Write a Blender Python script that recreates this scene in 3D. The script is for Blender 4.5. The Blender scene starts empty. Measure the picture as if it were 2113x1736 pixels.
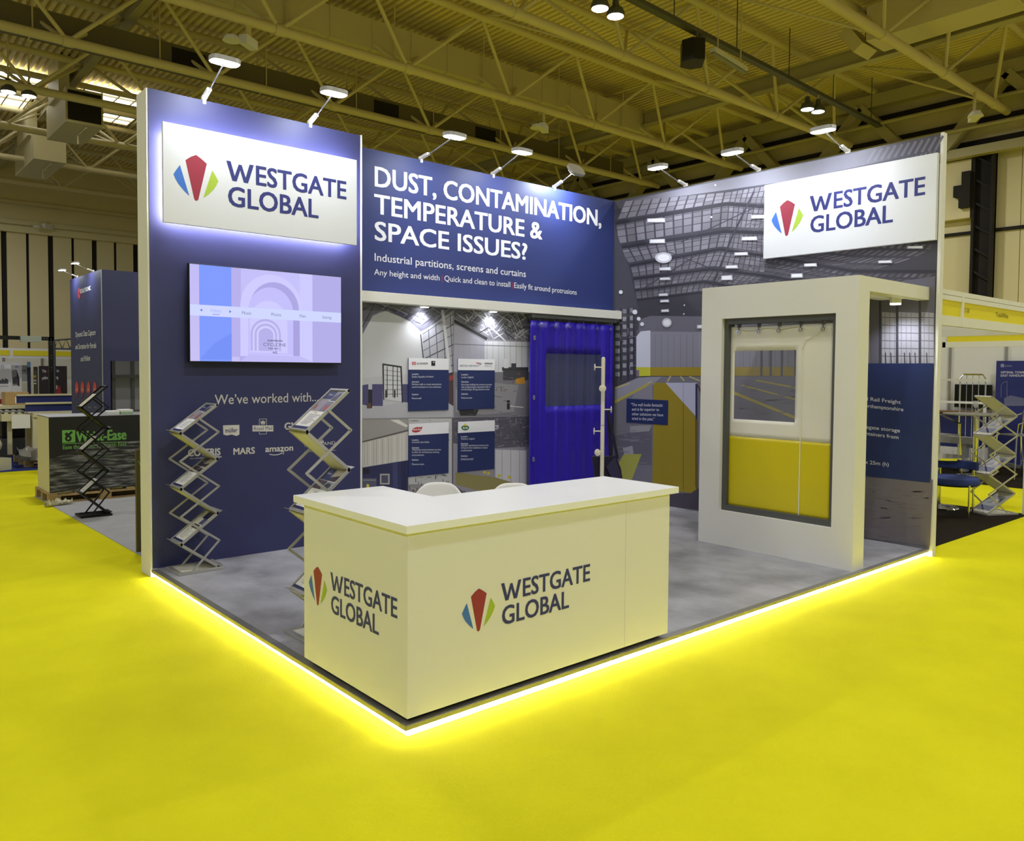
import bpy, bmesh, math, random
from mathutils import Vector, Matrix, Euler

# ------------------------------------------------------------------ camera, world, exposure
SC = bpy.context.scene
COL = SC.collection
F, CX, CY = 1650.7, 1056.5, 828.07
CAM = Vector((-2.0744, -3.1553, 1.6982))
YAW, PITCH, ROLL = 0.857796, -0.0387646, 0.0074970
_f = Vector((math.cos(PITCH)*math.cos(YAW), math.cos(PITCH)*math.sin(YAW), math.sin(PITCH)))
_r0 = Vector((math.sin(YAW), -math.cos(YAW), 0)); _u0 = _r0.cross(_f)
_r = math.cos(ROLL)*_r0 + math.sin(ROLL)*_u0
_u = -math.sin(ROLL)*_r0 + math.cos(ROLL)*_u0
cd = bpy.data.cameras.new('camera'); cam = bpy.data.objects.new('camera', cd); COL.objects.link(cam)
cd.sensor_width = 36; cd.lens = F/2113*36; cd.shift_y = -(868-CY)/2113; cd.clip_end = 300; cd.clip_start = 0.05
m3 = Matrix((_r, _u, -_f)).transposed(); cam.matrix_world = Matrix.Translation(CAM) @ m3.to_4x4()
SC.camera = cam
SC.view_settings.view_transform = 'Standard'; SC.view_settings.look = 'None'
SC.view_settings.gamma = 1; SC.view_settings.use_curve_mapping = False
SC.view_settings.exposure = 0.0
W_ = bpy.data.worlds.new('hall_air'); SC.world = W_; W_.use_nodes = True
W_.node_tree.nodes['Background'].inputs[0].default_value = (1.0, 0.97, 0.92, 1)
W_.node_tree.nodes['Background'].inputs[1].default_value = 0.20
HALL_W = 125.0       # watts of one high-bay lamp
ARM_W = 9.0          # watts of one stand spotlight
FZ = -0.07           # hall floor; the stand's platform top is z = 0
rnd = random.Random(7)

def px(u, v, **k):
    """photo position on one of the place's own planes (x=, y= or z=)"""
    d = _f + (u-CX)/F*_r - (v-CY)/F*_u
    (a, val), = k.items(); i = 'xyz'.index(a)
    return CAM + d*((val-CAM[i])/d[i])

# ------------------------------------------------------------------ colours and materials
def lin(c):
    if isinstance(c, str): c = tuple(int(c[i:i+2], 16) for i in (0, 2, 4))
    return tuple((x/255/12.92 if x/255 <= .04045 else ((x/255+.055)/1.055)**2.4) for x in c[:3])
MATS = {}
def mat(name, col, rough=.5, metal=0, spec=None, noise=0, nscale=8, bump=0, bscale=200, trans=0, alpha=1, emit=0, ecol=None, coat=0, stretch=None, ior=None):
    if name in MATS: return MATS[name]
    m = bpy.data.materials.new(name); m.use_nodes = True; nt = m.node_tree; b = nt.nodes['Principled BSDF']
    c = lin(col) if not isinstance(col, tuple) or max(col) > 1 else col
    b.inputs['Base Color'].default_value = (*c, 1); b.inputs['Roughness'].default_value = rough; b.inputs['Metallic'].default_value = metal
    if spec is not None: b.inputs['Specular IOR Level'].default_value = spec
    if ior: b.inputs['IOR'].default_value = ior
    b.inputs['Transmission Weight'].default_value = trans; b.inputs['Alpha'].default_value = alpha; b.inputs['Coat Weight'].default_value = coat
    if emit:
        b.inputs['Emission Color'].default_value = (*(ecol or c), 1); b.inputs['Emission Strength'].default_value = emit
    if noise or bump:
        tc = nt.nodes.new('ShaderNodeTexCoord'); mp = nt.nodes.new('ShaderNodeMapping'); nt.links.new(tc.outputs['Object'], mp.inputs[0])
        if stretch: mp.inputs['Scale'].default_value = stretch
    if noise:
        n = nt.nodes.new('ShaderNodeTexNoise'); n.inputs['Scale'].default_value = nscale; n.inputs['Detail'].default_value = 6; n.inputs['Roughness'].default_value = .6
        nt.links.new(mp.outputs[0], n.inputs['Vector'])
        r = nt.nodes.new('ShaderNodeValToRGB'); r.color_ramp.elements[0].position = .3; r.color_ramp.elements[1].position = .7
        r.color_ramp.elements[0].color = (*(x*(1-noise) for x in c), 1); r.color_ramp.elements[1].color = (*(min(1, x*(1+noise)) for x in c), 1)
        nt.links.new(n.outputs[0], r.inputs[0]); nt.links.new(r.outputs[0], b.inputs['Base Color'])
    if bump:
        n2 = nt.nodes.new('ShaderNodeTexNoise'); n2.inputs['Scale'].default_value = bscale; n2.inputs['Detail'].default_value = 3
        nt.links.new(mp.outputs[0], n2.inputs['Vector'])
        bp = nt.nodes.new('ShaderNodeBump'); bp.inputs['Strength'].default_value = bump; bp.inputs['Distance'].default_value = .01
        nt.links.new(n2.outputs[0], bp.inputs['Height']); nt.links.new(bp.outputs[0], b.inputs['Normal'])
    MATS[name] = m; return m
def print_mat(name, rough=.55, emit=0, alpha=1, coat=0):
    """printed sheet: its colours are stored per face"""
    if name in MATS: return MATS[name]
    m = bpy.data.materials.new(name); m.use_nodes = True; nt = m.node_tree; b = nt.nodes['Principled BSDF']
    a = nt.nodes.new('ShaderNodeAttribute'); a.attribute_name = 'Col'
    b.inputs['Roughness'].default_value = rough; b.inputs['Coat Weight'].default_value = coat; b.inputs['Coat Roughness'].default_value = .08
    if emit:
        b.inputs['Base Color'].default_value = (.01, .01, .012, 1)
        mu = nt.nodes.new('ShaderNodeMixRGB'); mu.blend_type = 'MULTIPLY'; mu.inputs[0].default_value = 1; mu.inputs[2].default_value = (.90, .91, 1.14, 1)
        nt.links.new(a.outputs['Color'], mu.inputs[1]); nt.links.new(mu.outputs[0], b.inputs['Emission Color']); b.inputs['Emission Strength'].default_value = emit
    else: nt.links.new(a.outputs['Color'], b.inputs['Base Color'])
    MATS[name] = m; return m
M = dict(
    carpet=mat('yellow_carpet', (.66, .615, .012), .95, spec=.04, noise=.07, nscale=1.3, bump=.35, bscale=260),
    greyc=mat('grey_carpet', 'a5a5a8', .95, spec=.1, noise=.06, nscale=5, bump=.3, bscale=260),
    bluec=mat('blue_carpet', '303a70', .95, spec=.1, noise=.1, nscale=3, bump=.3, bscale=260),
    blackc=mat('black_carpet', '201a10', .95, spec=.1, noise=.15, nscale=3, bump=.3, bscale=260),
    vinyl=mat('concrete_vinyl', '9b9a9f', .40, noise=.36, nscale=1.9, stretch=(1.3, 1, 1)),
    alu=mat('aluminium', 'a8a8a6', .38, .85), trim=mat('aluminium_trim', '8f8d86', .45, .6),
    chrome=mat('chrome', 'd8d8d8', .12, 1), silver=mat('silver_lacquer', 'b9b7b0', .35, .55),
    white=mat('white_laminate', 'e9e7e2', .38), gloss=mat('white_gloss_top', 'f8f8f8', .28),
    offw=mat('white_paint', 'e2e0d8', .6), soft=mat('white_plastic', 'eeece8', .4),
    navy=mat('navy_print', '31345f', .5), navy2=mat('navy_header_print', '2a3670', .5), navyd=mat('dark_navy_print', '1f2c5c', .5),
    signw=mat('white_sign_face', 'dfe0e3', .45), black=mat('black_plastic', '0c0c0e', .4), blackm=mat('black_metal', '141414', .45, .3),
    dgrey=mat('dark_grey_metal', '5a5b5a', .45, .3), steel=mat('painted_steel', 'd4c798', .6), deck=mat('roof_deck', 'f0dfa2', .6),
    duct=mat('duct_sheet', 'd0c59a', .5, .1), gird=mat('girder_paint', 'b0a780', .6), hallw=mat('hall_cladding', 'ddd0a0', .7), dark=mat('dark_gap', '1a130a', .8),
    yell=mat('yellow_fascia_print', (.78, .66, .01), .5), led=mat('led_strip', (1, .97, .9), .5, emit=70, ecol=(1, .96, .90)),
    halo=mat('halo_led', (.8, .8, 1), .5, emit=80, ecol=(.9, .88, 1)), lens=mat('lamp_lens', (1, 1, 1), .5, emit=14, ecol=(.9, .95, 1)),
    hlens=mat('high_bay_lens', (1, 1, 1), .5, emit=9, ecol=(1, .95, .82)), lens0=mat('clear_lens', 'd8dce0', .15),
    dlight=mat('downlight_lens', (1, 1, 1), .5, emit=16, ecol=(.92, .95, 1)), sky=mat('daylight_glazing', (1, 1, 1), .5, emit=2.6, ecol=(.9, .93, 1)),
    bluepvc=mat('blue_pvc', (.026, .010, .40), .32, coat=.3), whitepvc=mat('white_pvc', 'e6e2d2', .38, coat=.2), yelpvc=mat('yellow_pvc', (.66, .54, .003), .35, coat=.2),
    seat=mat('blue_seat_fabric', '2a3a78', .9), card=mat('cardboard', 'b0905c', .8), wood=mat('pallet_wood', 'a98f5e', .8, noise=.2, nscale=6),
    crate=mat('black_crate_board', '14150f', .5), mach=mat('machine_cream', 'cfc7a0', .5), foil=mat('grey_wrap', '77736a', .35, coat=.4, bump=.8, bscale=12),
    navyp=mat('navy_machine_panel', '232a66', .5), pap=mat('paper', 'eceae6', .6), brown=mat('dark_board', '4a4418', .6), plate=mat('pvc_hook', '55565a', .4, .5),
    coat=mat('cream_lacquer', 'eae3cc', .4), bag=mat('dark_bag_fabric', '1d1730', .85), tan=mat('brown_top', '7a5a30', .5), pink=mat('grey_plastic', '8d8d90', .5),
)
def glass_mat(name, col, a, streak=False):
    m = bpy.data.materials.new(name); m.use_nodes = True; nt = m.node_tree; b = nt.nodes['Principled BSDF']
    b.inputs['Base Color'].default_value = (*lin(col), 1); b.inputs['Roughness'].default_value = .15
    tr = nt.nodes.new('ShaderNodeBsdfTransparent'); mx = nt.nodes.new('ShaderNodeMixShader'); mx.inputs[0].default_value = a
    tr.inputs[0].default_value = (*[min(1, .75+.25*x) for x in lin(col)], 1)
    if streak:
        tc = nt.nodes.new('ShaderNodeTexCoord'); mp = nt.nodes.new('ShaderNodeMapping'); mp.inputs['Scale'].default_value = (1.6, 1, 13); mp.inputs['Rotation'].default_value = (0, .22, 0)
        n = nt.nodes.new('ShaderNodeTexNoise'); n.inputs['Scale'].default_value = 2.5; n.inputs['Detail'].default_value = 5; r = nt.nodes.new('ShaderNodeValToRGB')
        r.color_ramp.elements[0].position = .46; r.color_ramp.elements[0].color = (.05, .05, .05, 1); r.color_ramp.elements[1].position = .78; r.color_ramp.elements[1].color = (a, a, a, 1)
        nt.links.new(tc.outputs['Object'], mp.inputs[0]); nt.links.new(mp.outputs[0], n.inputs['Vector']); nt.links.new(n.outputs[0], r.inputs[0]); nt.links.new(r.outputs[0], mx.inputs[0])
    nt.links.new(tr.outputs[0], mx.inputs[1]); nt.links.new(b.outputs[0], mx.inputs[2]); nt.links.new(mx.outputs[0], nt.nodes['Material Output'].inputs[0])
    MATS[name] = m; return m
M['clear'] = glass_mat('clear_pvc', 'c8c8d8', .12); M['tint'] = glass_mat('tinted_pvc', '4a507c', .6); M['glass'] = glass_mat('wine_glass', 'd8d8d0', .25)
M['wrap'] = glass_mat('stretch_wrap', 'b6b6b2', .8, True)
P_PRINT = print_mat('wall_print'); P_GLOSS = print_mat('paper_print', .35); P_SCREEN = print_mat('screen_image', .3, emit=.95, coat=.6); P_VINYL = print_mat('vinyl_lettering', .5)

# ------------------------------------------------------------------ builders
def tag(o, label=None, cat=None, group=None, kind=None):
    if label: o['label'] = label
    if cat: o['category'] = cat
    if group: o['group'] = group
    if kind: o['kind'] = kind
    return o
def empty(name, loc=(0, 0, 0), rz=0, label=None, cat=None, group=None):
    o = bpy.data.objects.new(name, None); COL.objects.link(o); o.location = loc; o.rotation_euler = (0, 0, rz); o.empty_display_size = .1
    return tag(o, label, cat, group)
class MB:
    """collects shapes and links them as ONE mesh object"""
    def __init__(s): s.v = []; s.f = []
    def add(s, vs, fs):
        b = len(s.v); s.v += [Vector(p) for p in vs]; s.f += [tuple(b+i for i in q) for q in fs]; return s
    def box(s, x0, y0, z0, x1, y1, z1):
        return s.add([(x0, y0, z0), (x1, y0, z0), (x1, y1, z0), (x0, y1, z0), (x0, y0, z1), (x1, y0, z1), (x1, y1, z1), (x0, y1, z1)],
                     [(3, 2, 1, 0), (4, 5, 6, 7), (0, 1, 5, 4), (1, 2, 6, 5), (2, 3, 7, 6), (3, 0, 4, 7)])
    def prism(s, pts, z0, z1, ax='z'):
        n = len(pts)
        g = {'z': lambda a, b, c: (a, b, c), 'y': lambda a, b, c: (a, c, b), 'x': lambda a, b, c: (c, a, b)}[ax]
        return s.add([g(*p, z0) for p in pts]+[g(*p, z1) for p in pts],
                     [tuple(range(n))[::-1], tuple(range(n, 2*n))]+[(i, (i+1) % n, n+(i+1) % n, n+i) for i in range(n)])
    def tube(s, pts, r, n=8, r2=None, cap=True):
        pts = [Vector(p) for p in pts]; rings = []; k = len(pts)
        for i, p in enumerate(pts):
            d = (pts[min(i+1, k-1)]-pts[max(i-1, 0)]).normalized()
            a = d.cross(Vector((0, 0, 1)) if abs(d.z) < .9 else Vector((1, 0, 0))).normalized(); b = d.cross(a)
            rr = r if r2 is None else r+(r2-r)*i/(k-1)
            rings.append([p+rr*(math.cos(t)*a+math.sin(t)*b) for t in (2*math.pi*j/n for j in range(n))])
        fs = [(i*n+j, i*n+(j+1) % n, (i+1)*n+(j+1) % n, (i+1)*n+j) for i in range(k-1) for j in range(n)]
        if cap: fs += [tuple(range(n))[::-1], tuple((k-1)*n+j for j in range(n))]
        return s.add([q for rg in rings for q in rg], fs)
    def bar(s, p, q, w, h, up=(0, 0, 1)):
        p, q = Vector(p), Vector(q); d = (q-p).normalized(); up = Vector(up)
        a = d.cross(up).normalized() if abs(d.dot(up)) < .99 else d.cross(Vector((1, 0, 0))).normalized(); b = a.cross(d)
        o = [(-1, -1), (1, -1), (1, 1), (-1, 1)]
        vs = [e+a*(i*w/2)+b*(j*h/2) for e in (p, q) for i, j in o]
        return s.add(vs, [(3, 2, 1, 0), (4, 5, 6, 7), (0, 1, 5, 4), (1, 2, 6, 5), (2, 3, 7, 6), (3, 0, 4, 7)])
    def lathe(s, prof, c=(0, 0, 0), n=20, ax=None):
        c = Vector(c); k = len(prof); q = Vector((0, 0, 1)).rotation_difference(Vector(ax).normalized()) if ax else None
        vs = []
        for r, z in prof:
            for j in range(n):
                t = 2*math.pi*j/n; p = Vector((r*math.cos(t), r*math.sin(t), z)); vs.append(c+(q @ p if q else p))
        fs = [(i*n+j, i*n+(j+1) % n, (i+1)*n+(j+1) % n, (i+1)*n+j) for i in range(k-1) for j in range(n)]
        fs += [tuple(range(n))[::-1], tuple((k-1)*n+j for j in range(n))]
        return s.add(vs, fs)
    def build(s, name, m, parent=None, bevel=0, smooth=False, local=True):
        me = bpy.data.meshes.new(name); me.from_pydata(s.v, [], s.f); me.update()
        bm = bmesh.new(); bm.from_mesh(me); bmesh.ops.recalc_face_normals(bm, faces=bm.faces); bm.to_mesh(me); bm.free()
        o = bpy.data.objects.new(name, me); COL.objects.link(o); me.materials.append(m)
        if smooth:
            for p in me.polygons: p.use_smooth = True
            me.set_sharp_from_angle(angle=math.radians(40))
        if bevel:
            bv = o.modifiers.new('edge', 'BEVEL'); bv.width = bevel; bv.segments = 2; bv.limit_method = 'ANGLE'
        if parent is not None:
            o.parent = parent
            if not local: o.matrix_parent_inverse = parent_matrix(parent).inverted()
        return o
def parent_matrix(p):
    m = Matrix.Translation(p.location) @ p.rotation_euler.to_matrix().to_4x4()
    return parent_matrix(p.parent) @ p.matrix_parent_inverse @ m if p.parent else m
def children(o): return list(o.children)
def copy_tree(o, parent=None, loc=None, rz=None, label=None, root=True):
    c = o.copy(); COL.objects.link(c)
    if not root: c.parent = parent
    if loc is not None: c.location = loc
    if rz is not None: c.rotation_euler = (0, 0, rz)
    if label: c['label'] = label
    for ch in children(o): copy_tree(ch, c, root=False)
    return c
_glyph = {}
def text_geo(body, bold=0.0):
    k = (body, bold)
    if k in _glyph: return _glyph[k]
    c = bpy.data.curves.new('lettering', 'FONT'); c.body = body; c.resolution_u = 3; c.offset = bold
    o = bpy.data.objects.new('lettering', c); COL.objects.link(o)
    dg = bpy.context.evaluated_depsgraph_get(); me = o.evaluated_get(dg).to_mesh()
    vs = [v.co.copy() for v in me.vertices]; fs = [tuple(p.vertices) for p in me.polygons]
    o.evaluated_get(dg).to_mesh_clear(); bpy.data.objects.remove(o); bpy.data.curves.remove(c)
    _glyph[k] = (vs, fs); return vs, fs
def cap_h(bold=0.0):
    return max(v.y for v in text_geo('H', bold)[0])
class Canvas:
    """a flat print: coloured shapes and lettering laid on one plane; m(u, v, d) gives the point d metres off the sheet"""
    def __init__(s, m, step=.00006): s.m = m; s.v = []; s.f = []; s.c = []; s.d = step; s.step = step
    def raw(s, vs, fs, cols):
        b = len(s.v); s.v += vs
        for q, c in zip(fs, cols): s.f.append(tuple(b+i for i in q)); s.c.append(c)
    def poly(s, col, *pts, same=False):
        if len(pts) == 1: pts = pts[0]
        c = lin(col)
        s.raw([s.m(u, v, s.d) for u, v in pts], [tuple(range(len(pts)))], [[c]*len(pts)])
        if not same: s.d += s.step
        return s
    def rect(s, col, u0, v0, u1, v1, same=False): return s.poly(col, (u0, v0), (u1, v0), (u1, v1), (u0, v1), same=same)
    def grad(s, cols, pts, n=1):
        """quad with a colour at each corner"""
        c = [lin(q) for q in cols]; s.raw([s.m(u, v, s.d) for u, v in pts], [(0, 1, 2, 3)], [c]); s.d += s.step; return s
    def line(s, col, w, *pts, same=False):
        c = lin(col)
        for (a, b), (x, y) in zip(pts, pts[1:]):
            L = math.hypot(x-a, y-b) or 1; nx, ny = -(y-b)/L*w/2, (x-a)/L*w/2
            s.raw([s.m(*p, s.d) for p in ((a+nx, b+ny), (x+nx, y+ny), (x-nx, y-ny), (a-nx, b-ny))], [(0, 1, 2, 3)], [[c]*4])
        if not same: s.d += s.step
        return s
    def ell(s, col, u, v, a, b, n=20): return s.poly(col, [(u+a*math.cos(6.2832*i/n), v+b*math.sin(6.2832*i/n)) for i in range(n)])
    def text(s, body, col, p0, p1, cap, bold=0.0):
        if bold > .012:     # heavy type: overlaid copies a hair apart
            k = bold; sg = math.copysign(1, p1[0]-p0[0]); sl = (p1[1]-p0[1])/(p1[0]-p0[0]); e = abs(k*cap)
            for a, c in ((-1, -1), (1, -1), (-1, 1), (1, 1), (0, 0)):
                s.text(body, col, (p0[0]+sg*e+a*e, p0[1]+a*e*sl+c*k*cap*.6), (p1[0]-sg*e+a*e, p1[1]+a*e*sl+c*k*cap*.6), cap, 0); s.d += .00002
            return s
        vs, fs = text_geo(body, bold); x0 = min(v.x for v in vs); x1 = max(v.x for v in vs)
        A, B, T = s.m(*p0, s.d), s.m(*p1, s.d), s.m(p0[0], p0[1]+cap, s.d); ex = (B-A)/(x1-x0); ey = (T-A)/cap_h(bold); c = lin(col)
        s.raw([A+ex*(v.x-x0)+ey*v.y for v in vs], fs, [[c]*len(f) for f in fs]); return s
    def build(s, name, m, parent=None, local=True):
        me = bpy.data.meshes.new(name); me.from_pydata(s.v, [], s.f); me.update()
        a = me.color_attributes.new('Col', 'FLOAT_COLOR', 'CORNER'); i = 0
        for q in s.c:
            for c in q: a.data[i].color = (*c, 1); i += 1
        me.materials.append(m); o = bpy.data.objects.new(name, me); COL.objects.link(o)
        if parent is not None:
            o.parent = parent
            if not local: o.matrix_parent_inverse = parent_matrix(parent).inverted()
        return o
def wall_map(**k):
    (a, val), = k.items(); return lambda u, v, d: px(u, v, **{a: val-d})
def rect_map(o, ex, ey):
    o, ex, ey = Vector(o), Vector(ex), Vector(ey); n = ex.cross(ey).normalized(); return lambda u, v, d: o+ex*u+ey*v+n*d
def light(name, kind, loc, aim, W, col=(1, 1, 1), size=.1, size_y=None, parent=None, spread=None, blend=None, angle=None):
    ld = bpy.data.lights.new(name, kind); ld.energy = W; ld.color = col
    if kind == 'AREA':
        ld.size = size
        if size_y: ld.shape = 'RECTANGLE'; ld.size_y = size_y
        else: ld.shape = 'DISK'
        if spread: ld.spread = spread
    else:
        ld.shadow_soft_size = size
        if kind == 'SPOT': ld.spot_size = angle; ld.spot_blend = blend or .5
    o = bpy.data.objects.new(name, ld); COL.objects.link(o); o.location = loc
    o.rotation_euler = (Vector(aim)-Vector(loc)).to_track_quat('-Z', 'Y').to_euler()
    if parent is not None: o.parent = parent; o.matrix_parent_inverse = parent_matrix(parent).inverted()
    return o

# ------------------------------------------------------------------ the hall
b = MB(); b.add([(-14, -14, FZ), (26, -14, FZ), (26, 43, FZ), (-14, 43, FZ)], [(0, 1, 2, 3)]); tag(b.build('floor', M['carpet']), kind='structure')
ZD = 11.3
def deck():
    b = MB(); x = -4.0; p = .205; vs = []; prof = []
    while x < 25.6:
        prof += [(x, ZD), (x+.10, ZD), (x+.118, ZD+.15), (x+.187, ZD+.15)]; x += p
    n = len(prof)
    vs = [(a, y, c) for y in (-8, 43) for a, c in prof]
    b.add(vs, [(i, i+1, n+i+1, n+i) for i in range(n-1)]); return b
tag(deck().build('ceiling', M['deck']), kind='structure')
# far wall behind the stand: upright cladding panels with dark gaps
YW = 41.0
b = MB(); b.box(-14, YW+.1, FZ, 26, YW+.3, 11.6); tag(b.build('wall_back', M['dark']), kind='structure')
edges = [px(u, 520, y=YW).x for u in (0, 14, 54, 60, 99, 110, 146, 152, 189, 200, 234, 239, 273, 284)]
pan = MB()
spans = [(edges[1], edges[2]), (edges[3], edges[4]), (edges[5], edges[6]), (edges[7], edges[8]), (edges[9], edges[10]), (edges[11], edges[12])]
per = edges[5]-edges[1]
for k in range(-4, 9):
    for a, c in spans[:2]: pan.box(a+k*per, YW, FZ, c+k*per, YW+.08, 8.02)
pan.box(-14, YW-.25, 8.02, 26, YW+.1, 11.4)
tag(pan.build('trim_1', M['hallw']), kind='structure')
b = MB(); b.box(-14, YW-.5, 8.35, 26, YW-.3, 8.55); b.box(-14, YW-.45, 9.3, 26, YW-.3, 9.45); tag(b.build('trim_2', M['steel']), kind='structure')
XW = 25.3
b = MB(); b.box(XW+.05, -14, FZ, XW+.3, 43, 12.5); tag(b.build('wall_right', M['hallw']), kind='structure')
b = MB()
for z0, z1 in ((10.15, 10.38), (9.45, 9.6), (8.75, 8.95)): b.box(XW-.06, -14, z0, XW+.06, 43, z1)
b.box(XW-.1, -14, 6.05, XW+.06, 43, 6.15)
tag(b.build('trim_3', M['dark']), kind='structure')
b = MB()
y = -10.
while y < 40:
    b.box(XW-.02, y, FZ, XW+.06, y+1.15, 6.05); b.box(XW-.02, y, 6.15, XW+.06, y+1.15, 8.75); y += 1.17
tag(b.build('trim_4', M['hallw']), kind='structure')
# dark upright column against the right hall wall
c0 = px(2030, 380, x=XW-.3)
col_ = empty('wall_column', (XW-.3, c0.y, FZ), 0, 'dark steel column standing against the beige hall wall at far right', 'column')
b = MB(); b.box(-.1, -.3, 0, .2, -.22, 8.8); b.box(-.1, .22, 0, .2, .3, 8.8); b.box(.1, -.3, 0, .2, .3, 8.8)
for k in range(12): b.bar((0, -.25, .4+k*.7), (0, .25, .75+k*.7), .06, .06)
b.build('lattice', M['dark'], col_)
b = MB(); b.box(-.05, .35, 6.6, .25, 1.3, 8.4); b.build('cabinet', M['hallw'], col_)
b = MB(); b.box(-.25, .30, 6.9, .0, .62, 7.25); b.box(-.25, .30, 7.25, .0, .78, 7.6); b.box(-.25, .30, 7.6, .0, .55, 8.0); b.build('fan_housing', M['dark'], col_)

# roof trusses: triangular tube trusses running along x
X0T, PIT = 9.62-3.52*4, 3.52
def truss(y, label, i):
    t = empty('roof_truss', (X0T, y, 9.5), 0, label, 'roof truss', 'tubular roof trusses of the hall')
    n = 8; L = XW-.5-X0T
    b = MB(); b.tube([(0, 0, 0), (L, 0, 0)], .115, 10)
    for k in range(9): b.tube([(k*PIT-.12, 0, 0), (k*PIT+.12, 0, 0)], .135, 10)
    b.build('bottom_chord', M['steel'], t, smooth=True)
    for dy in (-.85, 1.45):
        b = MB(); b.tube([(0, dy, 1.55), (L, dy, 1.55)], .10, 10); b.build('top_chord', M['steel'], t, smooth=True)
    for k in range(9):
        for s in (-1, 1):
            for dy in (-.85, 1.45):
                x1 = k*PIT+s*PIT/2
                if 0 <= x1 <= L:
                    b = MB(); b.tube([(k*PIT, 0, 0), (x1, dy, 1.55)], .05, 7); b.build('web_brace', M['steel'], t, smooth=True)
    for k in range(9):
        x1 = k*PIT+PIT/2*(1 if (k+i) % 2 else -1)
        if 0 <= x1 <= L and y < 36: b = MB(); b.tube([(k*PIT, 0, 0), (x1, 3.3, 1.55)], .034, 6); b.build('tie_brace', M['steel'], t, smooth=True)
    for k in range(0, 8):
        b = MB(); x1 = (k+.5)*PIT; b.tube([(x1, -.85, 1.55), (x1, 1.45, 1.55)], .04, 6); b.build('cross_tube', M['steel'], t, smooth=True)
    return t
TY = [(5.5, 'roof truss nearest the right end of the hall, above the white duct'), (10.3, 'roof truss crossing above the round loudspeaker and lamp pair'),
      (14.6, 'roof truss running just in front of the long rectangular duct'), (18.6, 'roof truss passing behind the two lamps of the blue tower'),
      (23.0, 'roof truss holding the lamp pair in front of the skylights at left'), (27.5, 'roof truss crossing the skylights at upper left'),
      (32.0, 'roof truss behind the nearer box duct at left'), (36.4, 'farthest roof truss, just in front of the panelled end wall')]
for i, (y, l) in enumerate(TY): truss(y, l, i)
# purlin beams across the trusses
def ibeam(name, p, q, h, w, m, label, cat, group=None):
    p, q = Vector(p), Vector(q); o = empty(name, p, 0, label, cat, group); d = q-p; b = MB()
    b.bar((0, 0, h/2), d+Vector((0, 0, h/2)), w, .03); b.bar((0, 0, -h/2), d+Vector((0, 0, -h/2)), w, .03); b.build('flange', m, o)
    b = MB(); b.bar((0, 0, 0), d, .04, h-.03); b.build('beam_web', m, o); return o
ibeam('roof_beam', (19.7, -6, 10.35), (19.7, 41, 10.45), .42, .3, M['gird'], 'long steel beam crossing under the roof above the right mural wall', 'beam')
ibeam('roof_beam', (4.2, 8, 10.85), (4.2, 41, 10.85), .3, .22, M['gird'], 'steel beam under the roof at the left side of the hall', 'beam')
# girder along the right hall wall: two booms and leaning plates
g = empty('wall_girder', (24.75, -10, 0), 0, 'deep olive girder with slanting plates along the right hall wall', 'girder')
b = MB(); b.box(-.15, 0, 10.55, .15, 50, 10.95); b.build('top_boom', M['gird'], g)
b = MB(); b.box(-.15, 0, 8.35, .15, 50, 8.62); b.build('bottom_boom', M['gird'], g)
for k in range(11):
    for s in (-1, 1):
        y = 2.3+k*4.4; b = MB(); b.bar((0, y, 10.6), (0, y+s*1.8, 8.55), .3, .42, (1, 0, 0)); b.build('plate', M['gird'], g)
for z in (9.15, 9.9):
    b = MB(); b.tube([(-.3, 0, z), (-.3, 50, z)], .06, 6); b.build('service_pipe', M['gird'], g)

# skylights
for i, quad in enumerate([[(-20, 140), (85, 157), (85, 178), (-20, 166)], [(-20, 182), (66, 192), (52, 217), (-20, 210)], [(178, 178), (290, 197), (290, 214), (170, 197)], [(215, 230), (276, 241), (264, 257), (205, 243)]]):
    w = empty('window_%d' % (i+1), px(*quad[0], z=ZD-.12)); tag(w, kind='structure')
    pts = [px(*q, z=ZD-.12) for q in quad]; e = pts[0]
    xs = [p.x for p in pts]; ys = [p.y for p in pts]; x0, x1, y0, y1 = min(xs), max(xs), min(ys), max(ys)
    bb = MB(); bb.box(x0-e.x, y0-e.y, 0, x1-e.x, y1-e.y, .03); bb.build('glazing', M['sky'], w)
    bb = MB()
    for k in range(int((x1-x0)/.55)+2): xx = min(x0+k*.55, x1); bb.box(xx-e.x-.02, y0-e.y, -.05, xx-e.x+.02, y1-e.y, -.005)
    for yy in (y0, (y0+y1)/2, y1): bb.box(x0-e.x, yy-e.y-.03, -.06, x1-e.x, yy-e.y+.03, -.005)
    bb.build('glazing_bar', M['steel'], w)
# ducts
d = empty('air_duct', (2, 15.5, 10.35), 0, 'long pale rectangular duct hung along the middle of the roof', 'duct')
b = MB(); b.box(0, -.35, -.38, 18.0, .35, .38); b.build('duct_body', M['duct'], d)
for k in range(15):
    b = MB(); x = .9+k*1.2; b.box(x-.02, -.37, -.40, x+.02, .37, .40); b.build('flange', M['duct'], d)
for k in range(6):
    b = MB(); b.tube([(1.5+k*3, -.45, 1.0), (1.5+k*3, -.45, -.46), (1.5+k*3, .45, -.46), (1.5+k*3, .45, 1.0)], .02, 6); b.build('hanger', M['steel'], d)
d = empty('air_duct', (-2, 19.25, 9.95), 0, 'long dark olive duct with black grilles running behind the second lamp row of trusses', 'duct')
b = MB(); b.box(0, -.28, -.3, 25, .28, .3); b.build('duct_body', mat('olive_duct', '6f6648', .6), d)
for u, v in ((387, 127), (795, 229), (1000, 290)):
    p = px(u, v, y=18.96); b = MB(); b.box(p.x+1.6, -.30, -.2, p.x+2.5, -.27, .2); b.build('grille', M['dark'], d)
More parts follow.
